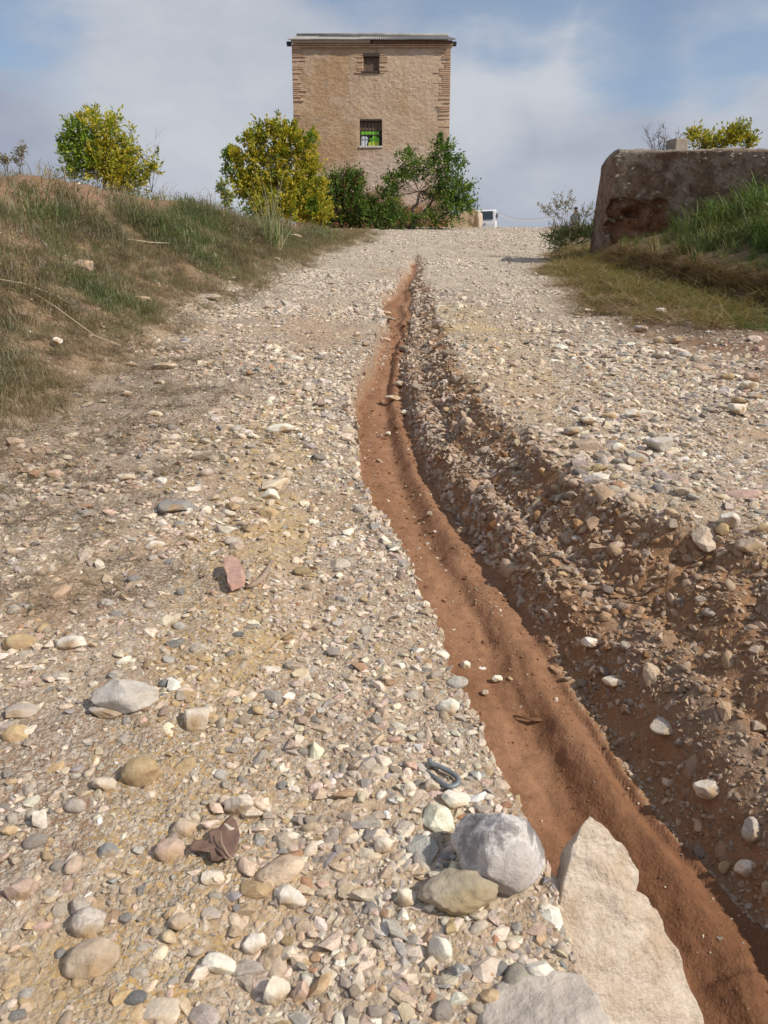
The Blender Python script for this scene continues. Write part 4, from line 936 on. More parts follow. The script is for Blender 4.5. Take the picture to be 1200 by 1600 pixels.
# ------------------------------------------------------------------ trees and shrubs
def leaves(blobs, n_tw, per, L, Wd, pal, wts, seed, up=.5, tw=.35, inner=.45, coldfn=None):
    """twigs that leave the lobes of the crown, with folded leaves along each; blobs are (centre, radius) or (centre, (rx, ry, rz))"""
    r = np.random.default_rng(seed); C_ = np.array([b[0][:] for b in blobs]); Rr = np.array([b[1] if hasattr(b[1], '__len__') else (b[1],) * 3 for b in blobs], float)
    vol = Rr.prod(1) ** .75; bi = r.choice(len(blobs), n_tw, p=vol / vol.sum())
    d = r.normal(size=(n_tw, 3)); d /= np.linalg.norm(d, axis=1)[:, None]; rad = r.uniform(inner, .92, (n_tw, 1))
    p0 = C_[bi] + d * Rr[bi] * rad; dv = d + np.array([0, 0, up]) + r.normal(0, .35, (n_tw, 3)); dv /= np.linalg.norm(dv, axis=1)[:, None]
    tl = tw * r.uniform(.4, 1.2, n_tw) * Rr[bi].mean(1) / Rr.mean()
    s = np.linspace(.05, 1, per)
    P = p0[:, None] + dv[:, None] * (tl[:, None] * s[None])[..., None]; P[..., 2] -= (tl[:, None] * s[None] ** 2) * .12
    n = n_tw * per; P = P.reshape(-1, 3) + r.normal(0, L * .25, (n, 3)); D = np.repeat(dv, per, 0) + r.normal(0, .75, (n, 3)); D /= np.linalg.norm(D, axis=1)[:, None]
    sd = np.cross(D, r.normal(size=(n, 3))); sd /= np.linalg.norm(sd, axis=1)[:, None]; nn = np.cross(D, sd)
    l = L * r.uniform(.6, 1.25, (n, 1)); w = l * Wd / L
    v = np.stack([P, P + D * l * .45 + sd * w + nn * w * .5, P + D * l, P + D * l * .45 - sd * w + nn * w * .5], 1).reshape(-1, 3)
    b = np.arange(n)[:, None] * 4; f = np.concatenate([b + [0, 1, 2], b + [0, 2, 3]])
    ci = r.choice(len(pal), n_tw, p=wts); c = np.array(pal)[np.repeat(ci, per)] * r.uniform(.75, 1.25, (n, 1))
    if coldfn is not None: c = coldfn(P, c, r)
    return v, f, np.repeat(c, 4, 0), (p0, dv, tl)
def tree(name, loc, blobs, trunk, n_tw, per, L, Wd, pal, wts, seed, label, cat, leafname='crown', barkm=None, coldfn=None, bare=0, **kw):
    loc = Vector(loc); root = empty(name, loc, label=label, cat=cat)
    v, f, c, (p0, dv, tl) = leaves(blobs, n_tw, per, L, Wd, pal, wts, seed, coldfn=coldfn, **kw)
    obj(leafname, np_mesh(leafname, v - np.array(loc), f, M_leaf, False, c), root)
    mb = MB(); r = random.Random(seed)
    for pts, ra in trunk: mb.tube([Vector(p) - loc for p in pts], ra, 7)
    obj('trunk', mb.mesh('trunk', barkm or M_bark, True), root)
    tb = MB()
    for b, rr in blobs:
        st = Vector(trunk[r.randrange(len(trunk))][0][-1]); rm = rr if not hasattr(rr, '__len__') else sum(rr) / 3
        for _ in range(3):
            e = Vector(b) + Vector([r.gauss(0, .5) for _ in range(3)]) * rm; m_ = st.lerp(e, .5) + Vector([r.gauss(0, .1) for _ in range(3)]) * rm
            k_ = min(1, rm * 1.6); tb.tube([st - loc, m_ - loc, e - loc], [.022 * k_, .014 * k_, .005 * k_], 5)
    for i in range(0, len(p0), max(1, len(p0) // 260)):
        a = Vector(p0[i]) - loc; tb.tube([a, a + Vector(dv[i]) * tl[i]], [.005, .002], 4)
    obj('branches', tb.mesh('branches', barkm or M_bark, True), root)
    return root
def B(px, py, rpx, Y, sq=1.0, dy=0.0):
    p = at(px, py, Y + dy); r = rpx * dep(p) / F; return (tuple(p), (r, r * .9, r * sq))
def base(px, Y): 
    p = at(px, 400, Y); return Vector((p.x, Y, hgt(p.x, Y)))
def limb(p, q, bend=.1, n=4, seed=0):
    r = random.Random(seed); p = Vector(p); q = Vector(q); return [p.lerp(q, i / n) + Vector([r.uniform(-bend, bend) for _ in range(3)]) * (0 if i in (0,) else 1) for i in range(n + 1)]
YEL = [(0.50, 0.42, 0.045), (0.40, 0.38, 0.045), (0.20, 0.25, 0.035), (0.58, 0.46, 0.06)]
GRN = [(0.09, 0.17, 0.035), (0.14, 0.23, 0.04), (0.22, 0.28, 0.055), (0.06, 0.115, 0.025)]
# yellow citrus before the tower
Yt = 27.0; b0 = base(440, Yt)
bl = [B(396, 220, 15, Yt), B(424, 208, 14, Yt), B(448, 214, 15, Yt), B(366, 252, 14, Yt), B(376, 282, 14, Yt), B(402, 250, 16, Yt), B(438, 244, 16, Yt), B(474, 232, 15, Yt), B(482, 262, 15, Yt), B(398, 300, 22, Yt), B(436, 284, 22, Yt), B(474, 300, 24, Yt), B(488, 328, 22, Yt, .9), B(450, 330, 28, Yt, .7, -.3), B(412, 335, 22, Yt, .6, -.3), B(436, 186, 5, Yt, 2), B(402, 195, 5, Yt, 2.2), B(500, 290, 10, Yt), B(490, 212, 5, Yt, 1.8), B(358, 236, 6, Yt), B(352, 268, 7, Yt), B(458, 196, 5, Yt, 1.6)]
tree('citrus_tree', b0, bl, [(limb(b0, at(430, 280, Yt), .12, 4, 1), [.10, .08, .06, .05, .04]), (limb(b0 + Vector((.15, 0, 0)), at(470, 300, Yt), .1, 3, 2), [.07, .05, .04, .03]), (limb(b0, at(390, 270, Yt), .1, 4, 3), [.07, .06, .05, .04, .03])],
     2000, 11, .12, .032, YEL, [.36, .28, .22, .14], 11, 'yellow green leafy citrus tree just left of the tower foot', 'tree', up=.8, tw=.34, inner=.2,
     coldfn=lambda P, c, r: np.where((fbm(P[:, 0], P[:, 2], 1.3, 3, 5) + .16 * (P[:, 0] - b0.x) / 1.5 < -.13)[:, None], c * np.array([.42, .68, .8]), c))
# dark green and reddish bush between
Ym = 28.5; b0m = base(535, Ym)
bl = [B(520, 300, 26, Ym), B(545, 292, 24, Ym), B(530, 335, 36, Ym, .8), B(560, 330, 26, Ym), B(505, 340, 26, Ym), B(555, 285, 12, Ym)]
tree('green_bush', b0m, bl, [(limb(b0m, at(530, 320, Ym), .1, 3, 4), [.05, .04, .03, .02])], 1400, 10, .09, .028, GRN + [(0.17, 0.09, 0.05), (.12, .07, .04)], [.27, .27, .12, .1, .14, .1], 12,
     'dark green bush with reddish stems between citrus and pomegranate', 'bush', up=.8, tw=.4, inner=.35)
# pomegranate with arching limbs over the right corner of the tower
Yp = 28.0; b0p = base(640, Yp)
bl = [B(692, 236, 11, Yp), B(704, 254, 12, Yp), B(678, 262, 13, Yp), B(642, 258, 12, Yp), B(630, 278, 11, Yp), B(700, 284, 15, Yp), B(718, 300, 13, Yp), B(706, 326, 19, Yp, .8), B(612, 284, 9, Yp), B(604, 312, 14, Yp), B(590, 342, 18, Yp, .8), B(726, 256, 6, Yp), B(728, 322, 9, Yp),
      B(620, 345, 16, Yp, .7), B(668, 345, 17, Yp, .6), B(682, 304, 11, Yp), B(642, 236, 5, Yp, 1.7), B(622, 242, 5, Yp, 1.5), B(688, 218, 4, Yp, 1.8), B(655, 272, 9, Yp), B(734, 300, 6, Yp), B(576, 318, 7, Yp)]
tree('pomegranate_tree', b0p, bl, [(limb(b0p, at(655, 300, Yp), .08, 4, 5), [.09, .08, .06, .05, .04]), (limb(b0p + Vector((.1, 0, 0)), at(690, 290, Yp), .15, 4, 6), [.07, .06, .05, .04, .03]), (limb(b0p, at(610, 300, Yp), .15, 4, 7), [.06, .05, .04, .03, .02])],
     1250, 11, .09, .028, GRN, [.30, .32, .22, .16], 13, 'green pomegranate tree spreading before the right corner of the tower', 'tree', up=.45, tw=.38, inner=.2)
# bush on the left ridge
bp = hit(165, 296); Yl = max(min(bp.y, 13.0), 9.0); bp = at(165, 300, Yl); bp.z = hgt(bp.x, Yl)
bl = [B(118, 208, 11, Yl), B(146, 198, 12, Yl), B(172, 208, 13, Yl), B(108, 236, 11, Yl), B(136, 228, 17, Yl), B(166, 240, 18, Yl), B(196, 226, 9, Yl), B(206, 238, 7, Yl), B(126, 260, 17, Yl), B(158, 266, 22, Yl), B(196, 268, 17, Yl), B(112, 272, 10, Yl), B(185, 288, 18, Yl, .6), B(145, 178, 4.5, Yl, 2.4), B(183, 184, 5, Yl, 2.2), B(126, 190, 4, Yl, 2), B(98, 222, 5, Yl), B(204, 206, 4, Yl, 2),
      B(236, 262, 7, Yl, 1.5), B(230, 284, 7, Yl, 1.4), B(243, 245, 4, Yl, 2), B(214, 292, 9, Yl, .7)]
tree('yellow_bush', bp, bl, [(limb(bp, at(155, 240, Yl), .05, 3, 8), [.035, .03, .02, .012]), (limb(bp, at(190, 250, Yl), .05, 3, 9), [.03, .02, .015, .01]), (limb(bp, at(236, 262, Yl), .04, 4, 10), [.02, .016, .012, .01, .006])],
     900, 10, .070, .015, [(0.58, 0.50, 0.05), (0.44, 0.44, 0.05), (0.22, 0.27, 0.04), (.48, .40, .06)], [.34, .3, .2, .16], 14, 'yellow green bush standing alone on the left earth ridge', 'bush', up=.9, tw=.20, inner=.2,
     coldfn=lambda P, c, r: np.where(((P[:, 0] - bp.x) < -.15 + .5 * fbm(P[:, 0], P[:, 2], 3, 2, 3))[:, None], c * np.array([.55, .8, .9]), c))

def stalks(name, loc, items, label, cat, colr, part='stalk', heads=None):
    """a clump of thin stems: each item is (points, base radius)"""
    loc = Vector(loc); root = empty(name, loc, label=label, cat=cat)
    mb = MB()
    for pts, r0 in items: mb.tube([Vector(p) - loc for p in pts], [r0 * (1 - .75 * i / (len(pts) - 1)) for i in range(len(pts))], 4)
    o = obj(part, mb.mesh(part, plain(name + '_stem', colr, .8, .2, 20, .25), True), root)
    if heads:
        v, f, c, _ = heads; obj('seed_heads', np_mesh('seed_heads', v - np.array(loc), f, M_leaf, False, c), root)
    return root
def reed_clump():
    p = hit(425, 392); r = random.Random(3); it = []
    n = 80; V = []; Fc = []; Cc = []; rr = np.random.default_rng(5); d = dep(p); s = d / F
    for i in range(n):
        a = r.uniform(0, 6.28); lean = abs(r.gauss(0, .28)); L = r.uniform(35, 95) * s; b0_ = np.array([p.x + r.gauss(0, 6 * s), p.y + r.gauss(0, 6 * s), p.z]); q = b0_.copy(); w = 1.0 * s * r.uniform(.6, 1.2); k0 = len(V)
        for j in range(6):
            ww = w * (1 - j / 5.3); V += [q + [ww * .7, ww * .7, 0], q - [ww * .7, ww * .7, 0]]; an = lean * (1 + 1.6 * (j / 5) ** 2)
            q = q + np.array([math.cos(a) * math.sin(an), math.sin(a) * math.sin(an), math.cos(an)]) * L / 5
        c = random.choice([(.26, .29, .16), (.20, .25, .10), (.36, .31, .19), (.12, .19, .05)])
        Cc += [c] * 12; Fc += [(k0 + 2 * j, k0 + 2 * j + 1, k0 + 2 * j + 3, k0 + 2 * j + 2) for j in range(5)]
    root = empty('reed_clump', p, label='clump of tall pale reeds left of the track near the citrus tree', cat='reeds')
    obj('reed_leaves', np_mesh('reed_leaves', np.array(V) - np.array(p), np.array(Fc), M_leaf, True, np.array(Cc)), root)
    mb = MB()
    for i in range(9):
        a = r.uniform(-.35, .25); L = r.uniform(90, 130) * s; q = Vector((r.gauss(0, 6 * s), 0, 0)); mb.tube([q, q + Vector((math.sin(a) * L * .5, 0, L * .5)), q + Vector((math.sin(a * 1.5) * L, 0, L * .97))], [.004, .003, .001], 4)
    obj('reed_stem', mb.mesh('reed_stem', plain('reed_stem', (.36, .32, .2), .8), True), root)
reed_clump()
def dry_weed(name, px, py, tips, label, colr=(.3, .25, .2), Y=None, rad=.006, twigs=0, heads=False, seed=0, pal=None, hl=.04):
    p = hit(px, py) if Y is None else at(px, py, Y); r = random.Random(seed); items = []; d = dep(p); pts_h = []
    for (tx, ty) in tips:
        q = at(tx, ty, p.y + r.uniform(-.1, .1)); b_ = p + Vector((r.uniform(-3, 3) * d / F, r.uniform(-.04, .04), -.03)); m_ = b_.lerp(q, .5) + Vector((r.uniform(-3, 3) * d / F, 0, 0))
        items.append(([b_, m_, q], rad))
        for _ in range(twigs):
            t_ = r.uniform(.35, .95); s_ = b_.lerp(q, t_); e = s_ + Vector((r.uniform(-1, 1), r.uniform(-.5, .5), r.uniform(.2, 1))) * (q - b_).length * r.uniform(.12, .3); items.append(([s_, s_.lerp(e, .5) + Vector((0, 0, -.01)), e], rad * .5)); pts_h.append(e)
        for t_ in np.linspace(.72, 1, 8): pts_h.append(b_.lerp(q, float(t_)))
    hd = None
    if heads: hd = leaves([(tuple(q), hl * .5) for q in pts_h], max(40, len(pts_h) * 4), 2, hl, hl * .3, pal or [(.34, .3, .24), (.28, .24, .18)], None, seed + 5, up=.8, tw=.03)
    return stalks(name, p, items, label, 'weed' if name == 'dry_weed' else 'shrub', colr, 'stem', hd)
dry_weed('dry_weed', 235, 298, [(228, 215), (243, 210), (258, 240), (249, 225), (222, 240)], 'bare twiggy weed beside the yellow bush on the ridge', (.22, .17, .14), Y=bp.y, rad=.004, twigs=4, seed=2)
dry_weed('dry_weed', 32, 268, [(28, 232), (34, 240), (24, 250), (36, 226)], 'grey upright weed on the skyline at upper left', (.26, .26, .25), Y=9.0, rad=.004, twigs=5, heads=True, seed=3, hl=.025)
dry_weed('dry_weed', 12, 264, [(4, 243), (8, 250)], 'short grey weed at the left edge of the skyline', (.26, .26, .25), Y=9.0, rad=.005, twigs=3, heads=True, seed=4, hl=.03)
dry_weed('dry_weed', 350, 335, [(344, 285), (352, 300), (360, 305)], 'pale leafy weed left of the citrus tree', (.25, .3, .18), Y=22, rad=.01, twigs=5, heads=True, seed=5, pal=[(.2, .27, .12), (.3, .33, .2), (.4, .38, .12)], hl=.12)
dry_weed('dry_weed', 880, 362, [(868, 310), (875, 305), (858, 322), (892, 300), (884, 318), (850, 325), (842, 318), (897, 312), (870, 332)], 'tall dry seeding weed standing left of the old wall', (.36, .31, .22), Y=15.0, rad=.005, twigs=2, heads=True, seed=6, hl=.035)
dry_weed('dry_weed', 912, 352, [(925, 318), (935, 325), (918, 330), (900, 330), (910, 322)], 'dark bare thistle weed against the wall end', (.15, .12, .10), Y=14.6, rad=.005, twigs=4, heads=True, seed=7, pal=[(.42, .36, .27), (.22, .18, .12)], hl=.025)
dry_weed('dry_weed', 170, 300, [(110, 268), (102, 276), (120, 262)], 'thin leaning stem at the foot of the yellow bush', (.3, .3, .32), Y=bp.y - .2, rad=.005, twigs=1, seed=8)
dry_weed('dry_weed', 320, 330, [(305, 285), (328, 290), (300, 300), (335, 300), (290, 310)], 'wispy dry weed on the ridge right of the yellow bush', (.4, .34, .26), Y=15, rad=.003, twigs=3, seed=9)

# low green mass left of the wall end
def weed_mass():
    p = hit(890, 378); Y = 14.6; p = at(890, 372, Y); p.z = hgt(p.x, Y)
    bl = [B(882, 374, 10, Y, .8), B(902, 372, 12, Y, .8), B(868, 380, 10, Y, .6), B(920, 372, 10, Y)]
    v, f, c, _ = leaves(bl, 130, 8, .17, .009, [(.18, .24, .08), (.22, .24, .12), (.28, .24, .14), (.07, .1, .04)], [.35, .3, .2, .15], 21, up=1.2, tw=.25, inner=.1)
    root = empty('weed_clump', p, label='dark green weed clump at the foot of the wall end', cat='weeds')
    obj('weed_leaves', np_mesh('weed_leaves', v - np.array(p), f, M_leaf, False, c), root)
weed_mass()

# ------------------------------------------------------------------ tower
def tower():
    Y0 = 31.5
    xl = at(455.8, 75, Y0).x; xr = at(704.6, 75, Y0).x; ze = at(580, 69, Y0).z; zb = hgt((xl + xr) / 2, Y0) - .4
    DP = 6.2; cx = (xl + xr) / 2
    root = empty('tower', (cx, Y0, zb), label='square old tan plastered tower with corrugated roof on the crest', cat='tower')
    org = np.array([cx, Y0, zb])
    m, t, b = newmat('lime_plaster_rubble', .92, .15); co = objco(t); c = attr(t, 'Col').outputs['Color']
    n_a = tnoise(t, co, 1.3, 6, .6).outputs[0]; n_b = tnoise(t, objco(t, (1, 1, 1.5)), 7, 6, .68).outputs[0]; n_c = tnoise(t, co, 26, 4, .6).outputs[0]
    cc = mixc(t, 1.0, c, ramp(t, n_b, .28, .75, (.78, .74, .70, 1), (1.16, 1.16, 1.16, 1)).outputs[0], 'MULTIPLY')
    cc = mixc(t, 1.0, cc, ramp(t, n_c, .3, .75, (.86, .84, .82, 1), (1.1, 1.1, 1.1, 1)).outputs[0], 'MULTIPLY')
    mk = ramp(t, tnoise(t, objco(t, (1, 1, 1.9)), 9, 5, .75).outputs[0], .62, .70).outputs[0]
    cc = mixc(t, tm(t, 'MULTIPLY', mk, .75), cc, (.22, .15, .10))
    t.links.new(cc, b.inputs[0]); p = bump(t, b, n_b, .035, .7); bump(t, b, n_c, .015, .6, p)
    # window openings
    def wpos(x0, x1, y0, y1): return at(x0, 90, Y0).x, at(x1, 90, Y0).x, at(580, y1, Y0).z, at(580, y0, Y0).z
    W1 = wpos(568, 592.5, 84, 112); W2 = wpos(561.5, 597, 186, 228)
    def lines(a, b_, cuts, st):
        xs = sorted([a, b_] + cuts); o_ = []
        for p_, q_ in zip(xs[:-1], xs[1:]): k = max(1, int(round((q_ - p_) / st))); o_ += list(np.linspace(p_, q_, k, endpoint=False))
        return np.array(o_ + [b_])
    xs = lines(xl, xr, [W1[0], W1[1], W2[0], W2[1]], .055); zs = lines(zb, ze, [W1[2], W1[3], W2[2], W2[3]], .055)
    X, Z = np.meshgrid(xs, zs, indexing='ij')
    edge = np.minimum.reduce([X - xl, xr - X, Z - zb, ze - Z]); cutd = np.ones_like(X) * 9
    for w_ in (W1, W2):
        ox = np.maximum(np.maximum(w_[0] - X, X - w_[1]), 0); oz = np.maximum(np.maximum(w_[2] - Z, Z - w_[3]), 0); cutd = np.minimum(cutd, np.hypot(ox, oz))
    k = sst(0, .12, np.minimum(edge, cutd))
    Yd = -k * (.020 * fbm(X, Z, 2.0, 4, 71) + .010 * fbm(X, Z * 1.5, 9, 3, 72) + .010 * np.abs(fbm(X, Z * 2.2, 14, 2, 73)))
    a1 = fbm(X, Z, .45, 4, 74); a2 = fbm(X, Z, 1.8, 4, 75); h = (Z - zb) / (ze - zb)
    def C(*q): return np.array(q)
    def mx(a, b_, w_): return a + (b_ - a) * np.clip(w_, 0, 1)[..., None]
    col = mx(C(.58, .455, .335) + 0 * X[..., None], C(.47, .33, .205), .45 + 2.2 * a1 + .6 * a2)
    stk = fbm(X, Z * .12, 3.0, 3, 78); col = mx(col, C(.33, .23, .15), sst(.15, .6, stk) * sst(.55, .97, h if False else (Z - zb) / (ze - zb)) * .6)
    col = mx(col, C(.55, .45, .36), sst(.0, .35, a2 + .5 * fbm(X, Z, .7, 3, 76)) * .55)
    col = mx(col, C(.62, .52, .455), sst(.54, .30, h + .18 * a1) * .8); col = mx(col, C(.31, .15, .085), sst(.28, .12, h + .14 * a2 + .1 * a1))
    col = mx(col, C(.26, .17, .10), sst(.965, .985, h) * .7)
    V = np.stack([X, Y0 + Yd, Z], -1).reshape(-1, 3) - org; nx, nz = X.shape; idx = np.arange(nx * nz).reshape(nx, nz)
    cxm = (xs[:-1] + xs[1:]) / 2; czm = (zs[:-1] + zs[1:]) / 2; CX, CZ = np.meshgrid(cxm, czm, indexing='ij'); hole = np.zeros_like(CX, bool)
    for w_ in (W1, W2): hole |= (CX > w_[0]) & (CX < w_[1]) & (CZ > w_[2]) & (CZ < w_[3])
    f = np.stack([idx[:-1, :-1], idx[1:, :-1], idx[1:, 1:], idx[:-1, 1:]], -1)[~hole].reshape(-1, 4)
    # the other three walls and the deep reveals
    ex = []; ef = []
    def quad(*ps): q = len(V) + len(ex); ex.extend([np.array(p_) - org for p_ in ps]); ef.append((q, q + 1, q + 2, q + 3))
    quad((xr, Y0, zb), (xr, Y0 + DP, zb), (xr, Y0 + DP, ze), (xr, Y0, ze)); quad((xl, Y0 + DP, zb), (xl, Y0, zb), (xl, Y0, ze), (xl, Y0 + DP, ze)); quad((xr, Y0 + DP, zb), (xl, Y0 + DP, zb), (xl, Y0 + DP, ze), (xr, Y0 + DP, ze))
    rise = at(580, 55.3, Y0 + DP / 2).z - ze - .17
    for xx, sg in ((xl + .02, 1), (xr - .02, -1)): quad((xx, Y0 + .02, ze), (xx, Y0 + DP / 2, ze + rise), (xx, Y0 + DP / 2, ze + rise), (xx, Y0 + DP - .02, ze))
    for (a, b_, c_, d_), dd in ((W1, .14), (W2, .155)):
        y1 = Y0 + dd; quad((a, Y0, c_), (a, y1, c_), (a, y1, d_), (a, Y0, d_)); quad((b_, y1, c_), (b_, Y0, c_), (b_, Y0, d_), (b_, y1, d_)); quad((a, Y0, d_), (a, y1, d_), (b_, y1, d_), (b_, Y0, d_)); quad((a, y1, c_), (a, Y0, c_), (b_, Y0, c_), (b_, y1, c_))
    V2 = np.vstack([V, np.array(ex)]); f2 = np.vstack([f, np.array(ef)]); c2 = np.vstack([col.reshape(-1, 3), np.tile([.42, .32, .22], (len(ex), 1))])
    ef_ok = f2; me = np_mesh('wall', V2, ef_ok, m, False, c2); obj('wall', me, root)
    # bricks of the quoins, round the upper window and in the cornice
    mbk, t, b = newmat('old_brick', .9, .2); co = objco(t); oi = N('ShaderNodeObjectInfo', t)
    r1 = ramp(t, oi.outputs['Random'], 0, 1, (.46, .30, .20, 1), (.56, .41, .29, 1)); nb = tnoise(t, co, 18, 4, .6).outputs[0]
    t.links.new(mixc(t, 1.0, r1.outputs[0], ramp(t, nb, .3, .75, (.8, .78, .75, 1), (1.15, 1.15, 1.15, 1)).outputs[0], 'MULTIPLY'), b.inputs[0]); bump(t, b, nb, .01, .7)
    bricks = {}
    def brick(x, z, L, hh=.05, y=None, proud=.028):
        key = (round(L, 1), hh)
        if key not in bricks:
            q = MB().box((0, 0, 0), (key[0], .11, hh)); me = q.mesh('brick', mbk); bm = bmesh.new(); bm.from_mesh(me); bmesh.ops.bevel(bm, geom=bm.edges, offset=.006, segments=1, affect='EDGES'); bm.to_mesh(me); bm.free(); bricks[key] = me
        o = obj('brick', bricks[key], root, (x - org[0], (y if y is not None else Y0) - org[1] + .055 - proud + rb.uniform(-.006, .006), z - org[2]), (rb.uniform(-.03, .03), rb.uniform(-.015, .015), rb.uniform(-.02, .02)))
    rb = random.Random(5); step = .068; nq = 0
    zt = ze - .14
    for i in range(44):
        z = zt - i * step
        for side in (0, 1):
            if side == 0 and i > 26 and rb.random() < .55 + .012 * i: continue
            if side == 1 and i > 34 and rb.random() < .6: continue
            if 4 < i < 9 and side == 0 and rb.random() < .5: continue
            if i > 3 and rb.random() < .2: continue
            L = rb.choice([.2, .3, .3, .4]); x = xl + .006 + L / 2 if side == 0 else xr - .006 - L / 2
            brick(x, z, L); nq += 1
            if rb.random() < .35 - .006 * i: L2 = rb.choice([.1, .2]); x2 = xl + L + .02 + L2 / 2 if side == 0 else xr - L - .02 - L2 / 2; brick(x2, z + rb.uniform(-.008, .008), L2); nq += 1
    for i in range(10):
        z = W1[3] + .04 - i * .075
        for side in (0, 1):
            if rb.random() < (.15 if side == 0 else .35): continue
            L = rb.choice([.2, .3, .3]) if side == 0 else rb.choice([.2, .2, .3]); x = W1[0] - .02 - L / 2 if side == 0 else W1[1] + .02 + L / 2
            brick(x, z, L, proud=.026); nq += 1
    for row in range(2):
        x = xl + .01
        while x < xr - .15: L = .3; brick(x + L / 2, ze - .03 - row * .062, L, .05, proud=.05 + .02 * (1 - row)); x += L + .012; nq += 1
    print('bricks', nq)
    # fascia strip under the left half of the eave
    q = MB().box((at(517, 68, Y0).x - org[0], -.12, ze + .045 - org[2]), (at(579, 68, Y0).x - xl, .12, .09)); bevel(obj('mortar_strip', q.mesh('mortar_strip', plain('pale_mortar', (.40, .34, .27), .9, .2, 12, .2, .01)), root), .015)
    q = MB().box(((at(580, 68, Y0).x + xr) / 2 - org[0] + .03, -.10, ze + .04 - org[2]), (xr - at(580, 68, Y0).x, .10, .08)); obj('wall_plate', q.mesh('wall_plate', plain('dark_eave_wood', (.16, .09, .065), .85, .2, 20, .3)), root)
    # corrugated roof sheets
    mr_, t, b = newmat('corrugated_sheet', .75, .3); co = objco(t); nn = tnoise(t, co, 2.2, 6, .65).outputs[0]
    t.links.new(ramp(t, nn, .32, .68, (.21, .20, .20, 1), (.40, .39, .36, 1)).outputs[0], b.inputs[0])
    ov = .12; ns = 7; wsh = (xr - xl + 2 * ov) / ns; sl = math.atan2(rise + .02, DP / 2 + .24); Ls = (DP / 2 + .3) / math.cos(sl)
    nw = 13 * 6; us = np.linspace(0, wsh * 1.045, nw + 1); hh = .022 * np.sin(us / .073 * 2 * math.pi)
    Vs = []; 
    for s_ in np.linspace(0, Ls, 4):
        for u_, h_ in zip(us, hh): Vs.append((u_, s_, h_))
    Fs = [(j * (nw + 1) + i, j * (nw + 1) + i + 1, (j + 1) * (nw + 1) + i + 1, (j + 1) * (nw + 1) + i) for j in range(3) for i in range(nw)]
    sh = np_mesh('roof_sheet', np.array(Vs), np.array(Fs), mr_, True)
    for i in range(ns):
        for back in (0, 1):
            x = xl - ov + i * wsh; zz = ze + .09 + .006 * (i % 2)
            o = obj('roof_sheet', sh, root, ((x if not back else x + wsh) - org[0], (-.24 if not back else DP + .24), zz - org[2]), (sl + rb.uniform(-.006, .006), 0, 0) if not back else (sl, 0, math.pi))
            md = o.modifiers.new('thickness', 'SOLIDIFY'); md.thickness = .012
    q = MB().tube([(xl - ov - org[0], DP / 2, ze + rise + .17 - org[2]), (cx - org[0], DP / 2, ze + rise + .19 - org[2]), (xr + ov - org[0], DP / 2, ze + rise + .17 - org[2])], .07, 8)
    obj('ridge_cap', q.mesh('ridge_cap', mr_, True), root)
    # purlin ends at the corners
    for xx in (xl - .10, xr + .12): obj('purlin_end', MB().box((xx - org[0], .04, ze + .02 - org[2]), (.16, .22, .10)).mesh('purlin_end', plain('purlin_dark', (.035, .04, .06), .6)), root)
    # near-black sheet behind, its colour standing for the room's shade, so openings have depth
    obj('room_shade_sheet', MB().box((0, 1.1, (ze + zb) / 2 - org[2]), (xr - xl - .8, .04, ze - zb - .6)).mesh('room_shade_sheet', plain('inner_dark', (.03, .025, .02), .9)), root)
    wood = plain('weathered_board', (.17, .115, .085), .85, .2, 14, .35, .004); dk = plain('dark_wood', (.07, .05, .04), .8)
    iron = plain('rusty_iron', (.05, .035, .03), .7, .4)
    # upper window: four boards, lintel and sill
    a, b_, c_, d_ = W1; w = empty('window', (0, 0, 0)); w.parent = root; w.location = ((a + b_) / 2 - org[0], 0, c_ - org[2]); w['label'] = 'small upper window closed with weathered boards'
    n = 5
    for i in range(n):
        bw = (b_ - a) / n; obj('board', MB().box((-(b_ - a) / 2 + bw * (i + .5), .10 + .008 * (i % 2), (d_ - c_) * .45), (bw - .012, .02, (d_ - c_) * .88)).mesh('board', wood), w)
    obj('lintel', MB().box((0, .03, (d_ - c_) - .045), (b_ - a + .02, .12, .10)).mesh('lintel', dk), w); obj('sill', MB().box((-.02, .02, -.02), (b_ - a + .1, .16, .05)).mesh('sill', dk), w)
    # lower window: bars, boards, painted panel, pale sill
    a, b_, c_, d_ = W2; ww = b_ - a; wh = d_ - c_; w = empty('window', (0, 0, 0)); w.parent = root; w.location = ((a + b_) / 2 - org[0], -.15, c_ - org[2]); w['label'] = 'barred lower window with green painted panel inside'
    for i in range(6):
        bw = ww / 6; obj('board', MB().box((-ww / 2 + bw * (i + .5), .27, wh * .78), (bw - .012, .02, wh * .36)).mesh('board', wood), w)
    obj('backing', MB().box((0, .29, wh * .3), (ww, .015, wh * .6)).mesh('backing', plain('black_paint', (.012, .02, .012), .6)), w)
    def patch(name, pts, colr, y): 
        P_ = [(-ww / 2 + u_ * ww, y, v_ * wh) for u_, v_ in pts]; k_ = len(P_); v_ = P_ + [(p_[0], p_[1] + .006, p_[2]) for p_ in P_]
        obj(name, mk_mesh(name, v_, [tuple(range(k_))] + [tuple(range(2 * k_ - 1, k_ - 1, -1))] + [(i, i + k_, (i + 1) % k_ + k_, (i + 1) % k_) for i in range(k_)], plain(name, colr, .5, .3, 5, .08)), w)
    patch('green_band', [(.04, .43), (.86, .43), (.86, .57), (.04, .57)], (.24, .68, .05), .274)
    patch('white_shape', [(.04, .01), (.28, .01), (.33, .16), (.38, .30), (.30, .38), (.12, .40), (.05, .33)], (.78, .84, .9), .272)
    patch('green_shape', [(.56, .18), (.87, .18), (.87, .32), (.72, .40), (.62, .42), (.55, .34), (.44, .30), (.44, .22)], (.24, .66, .05), .272)
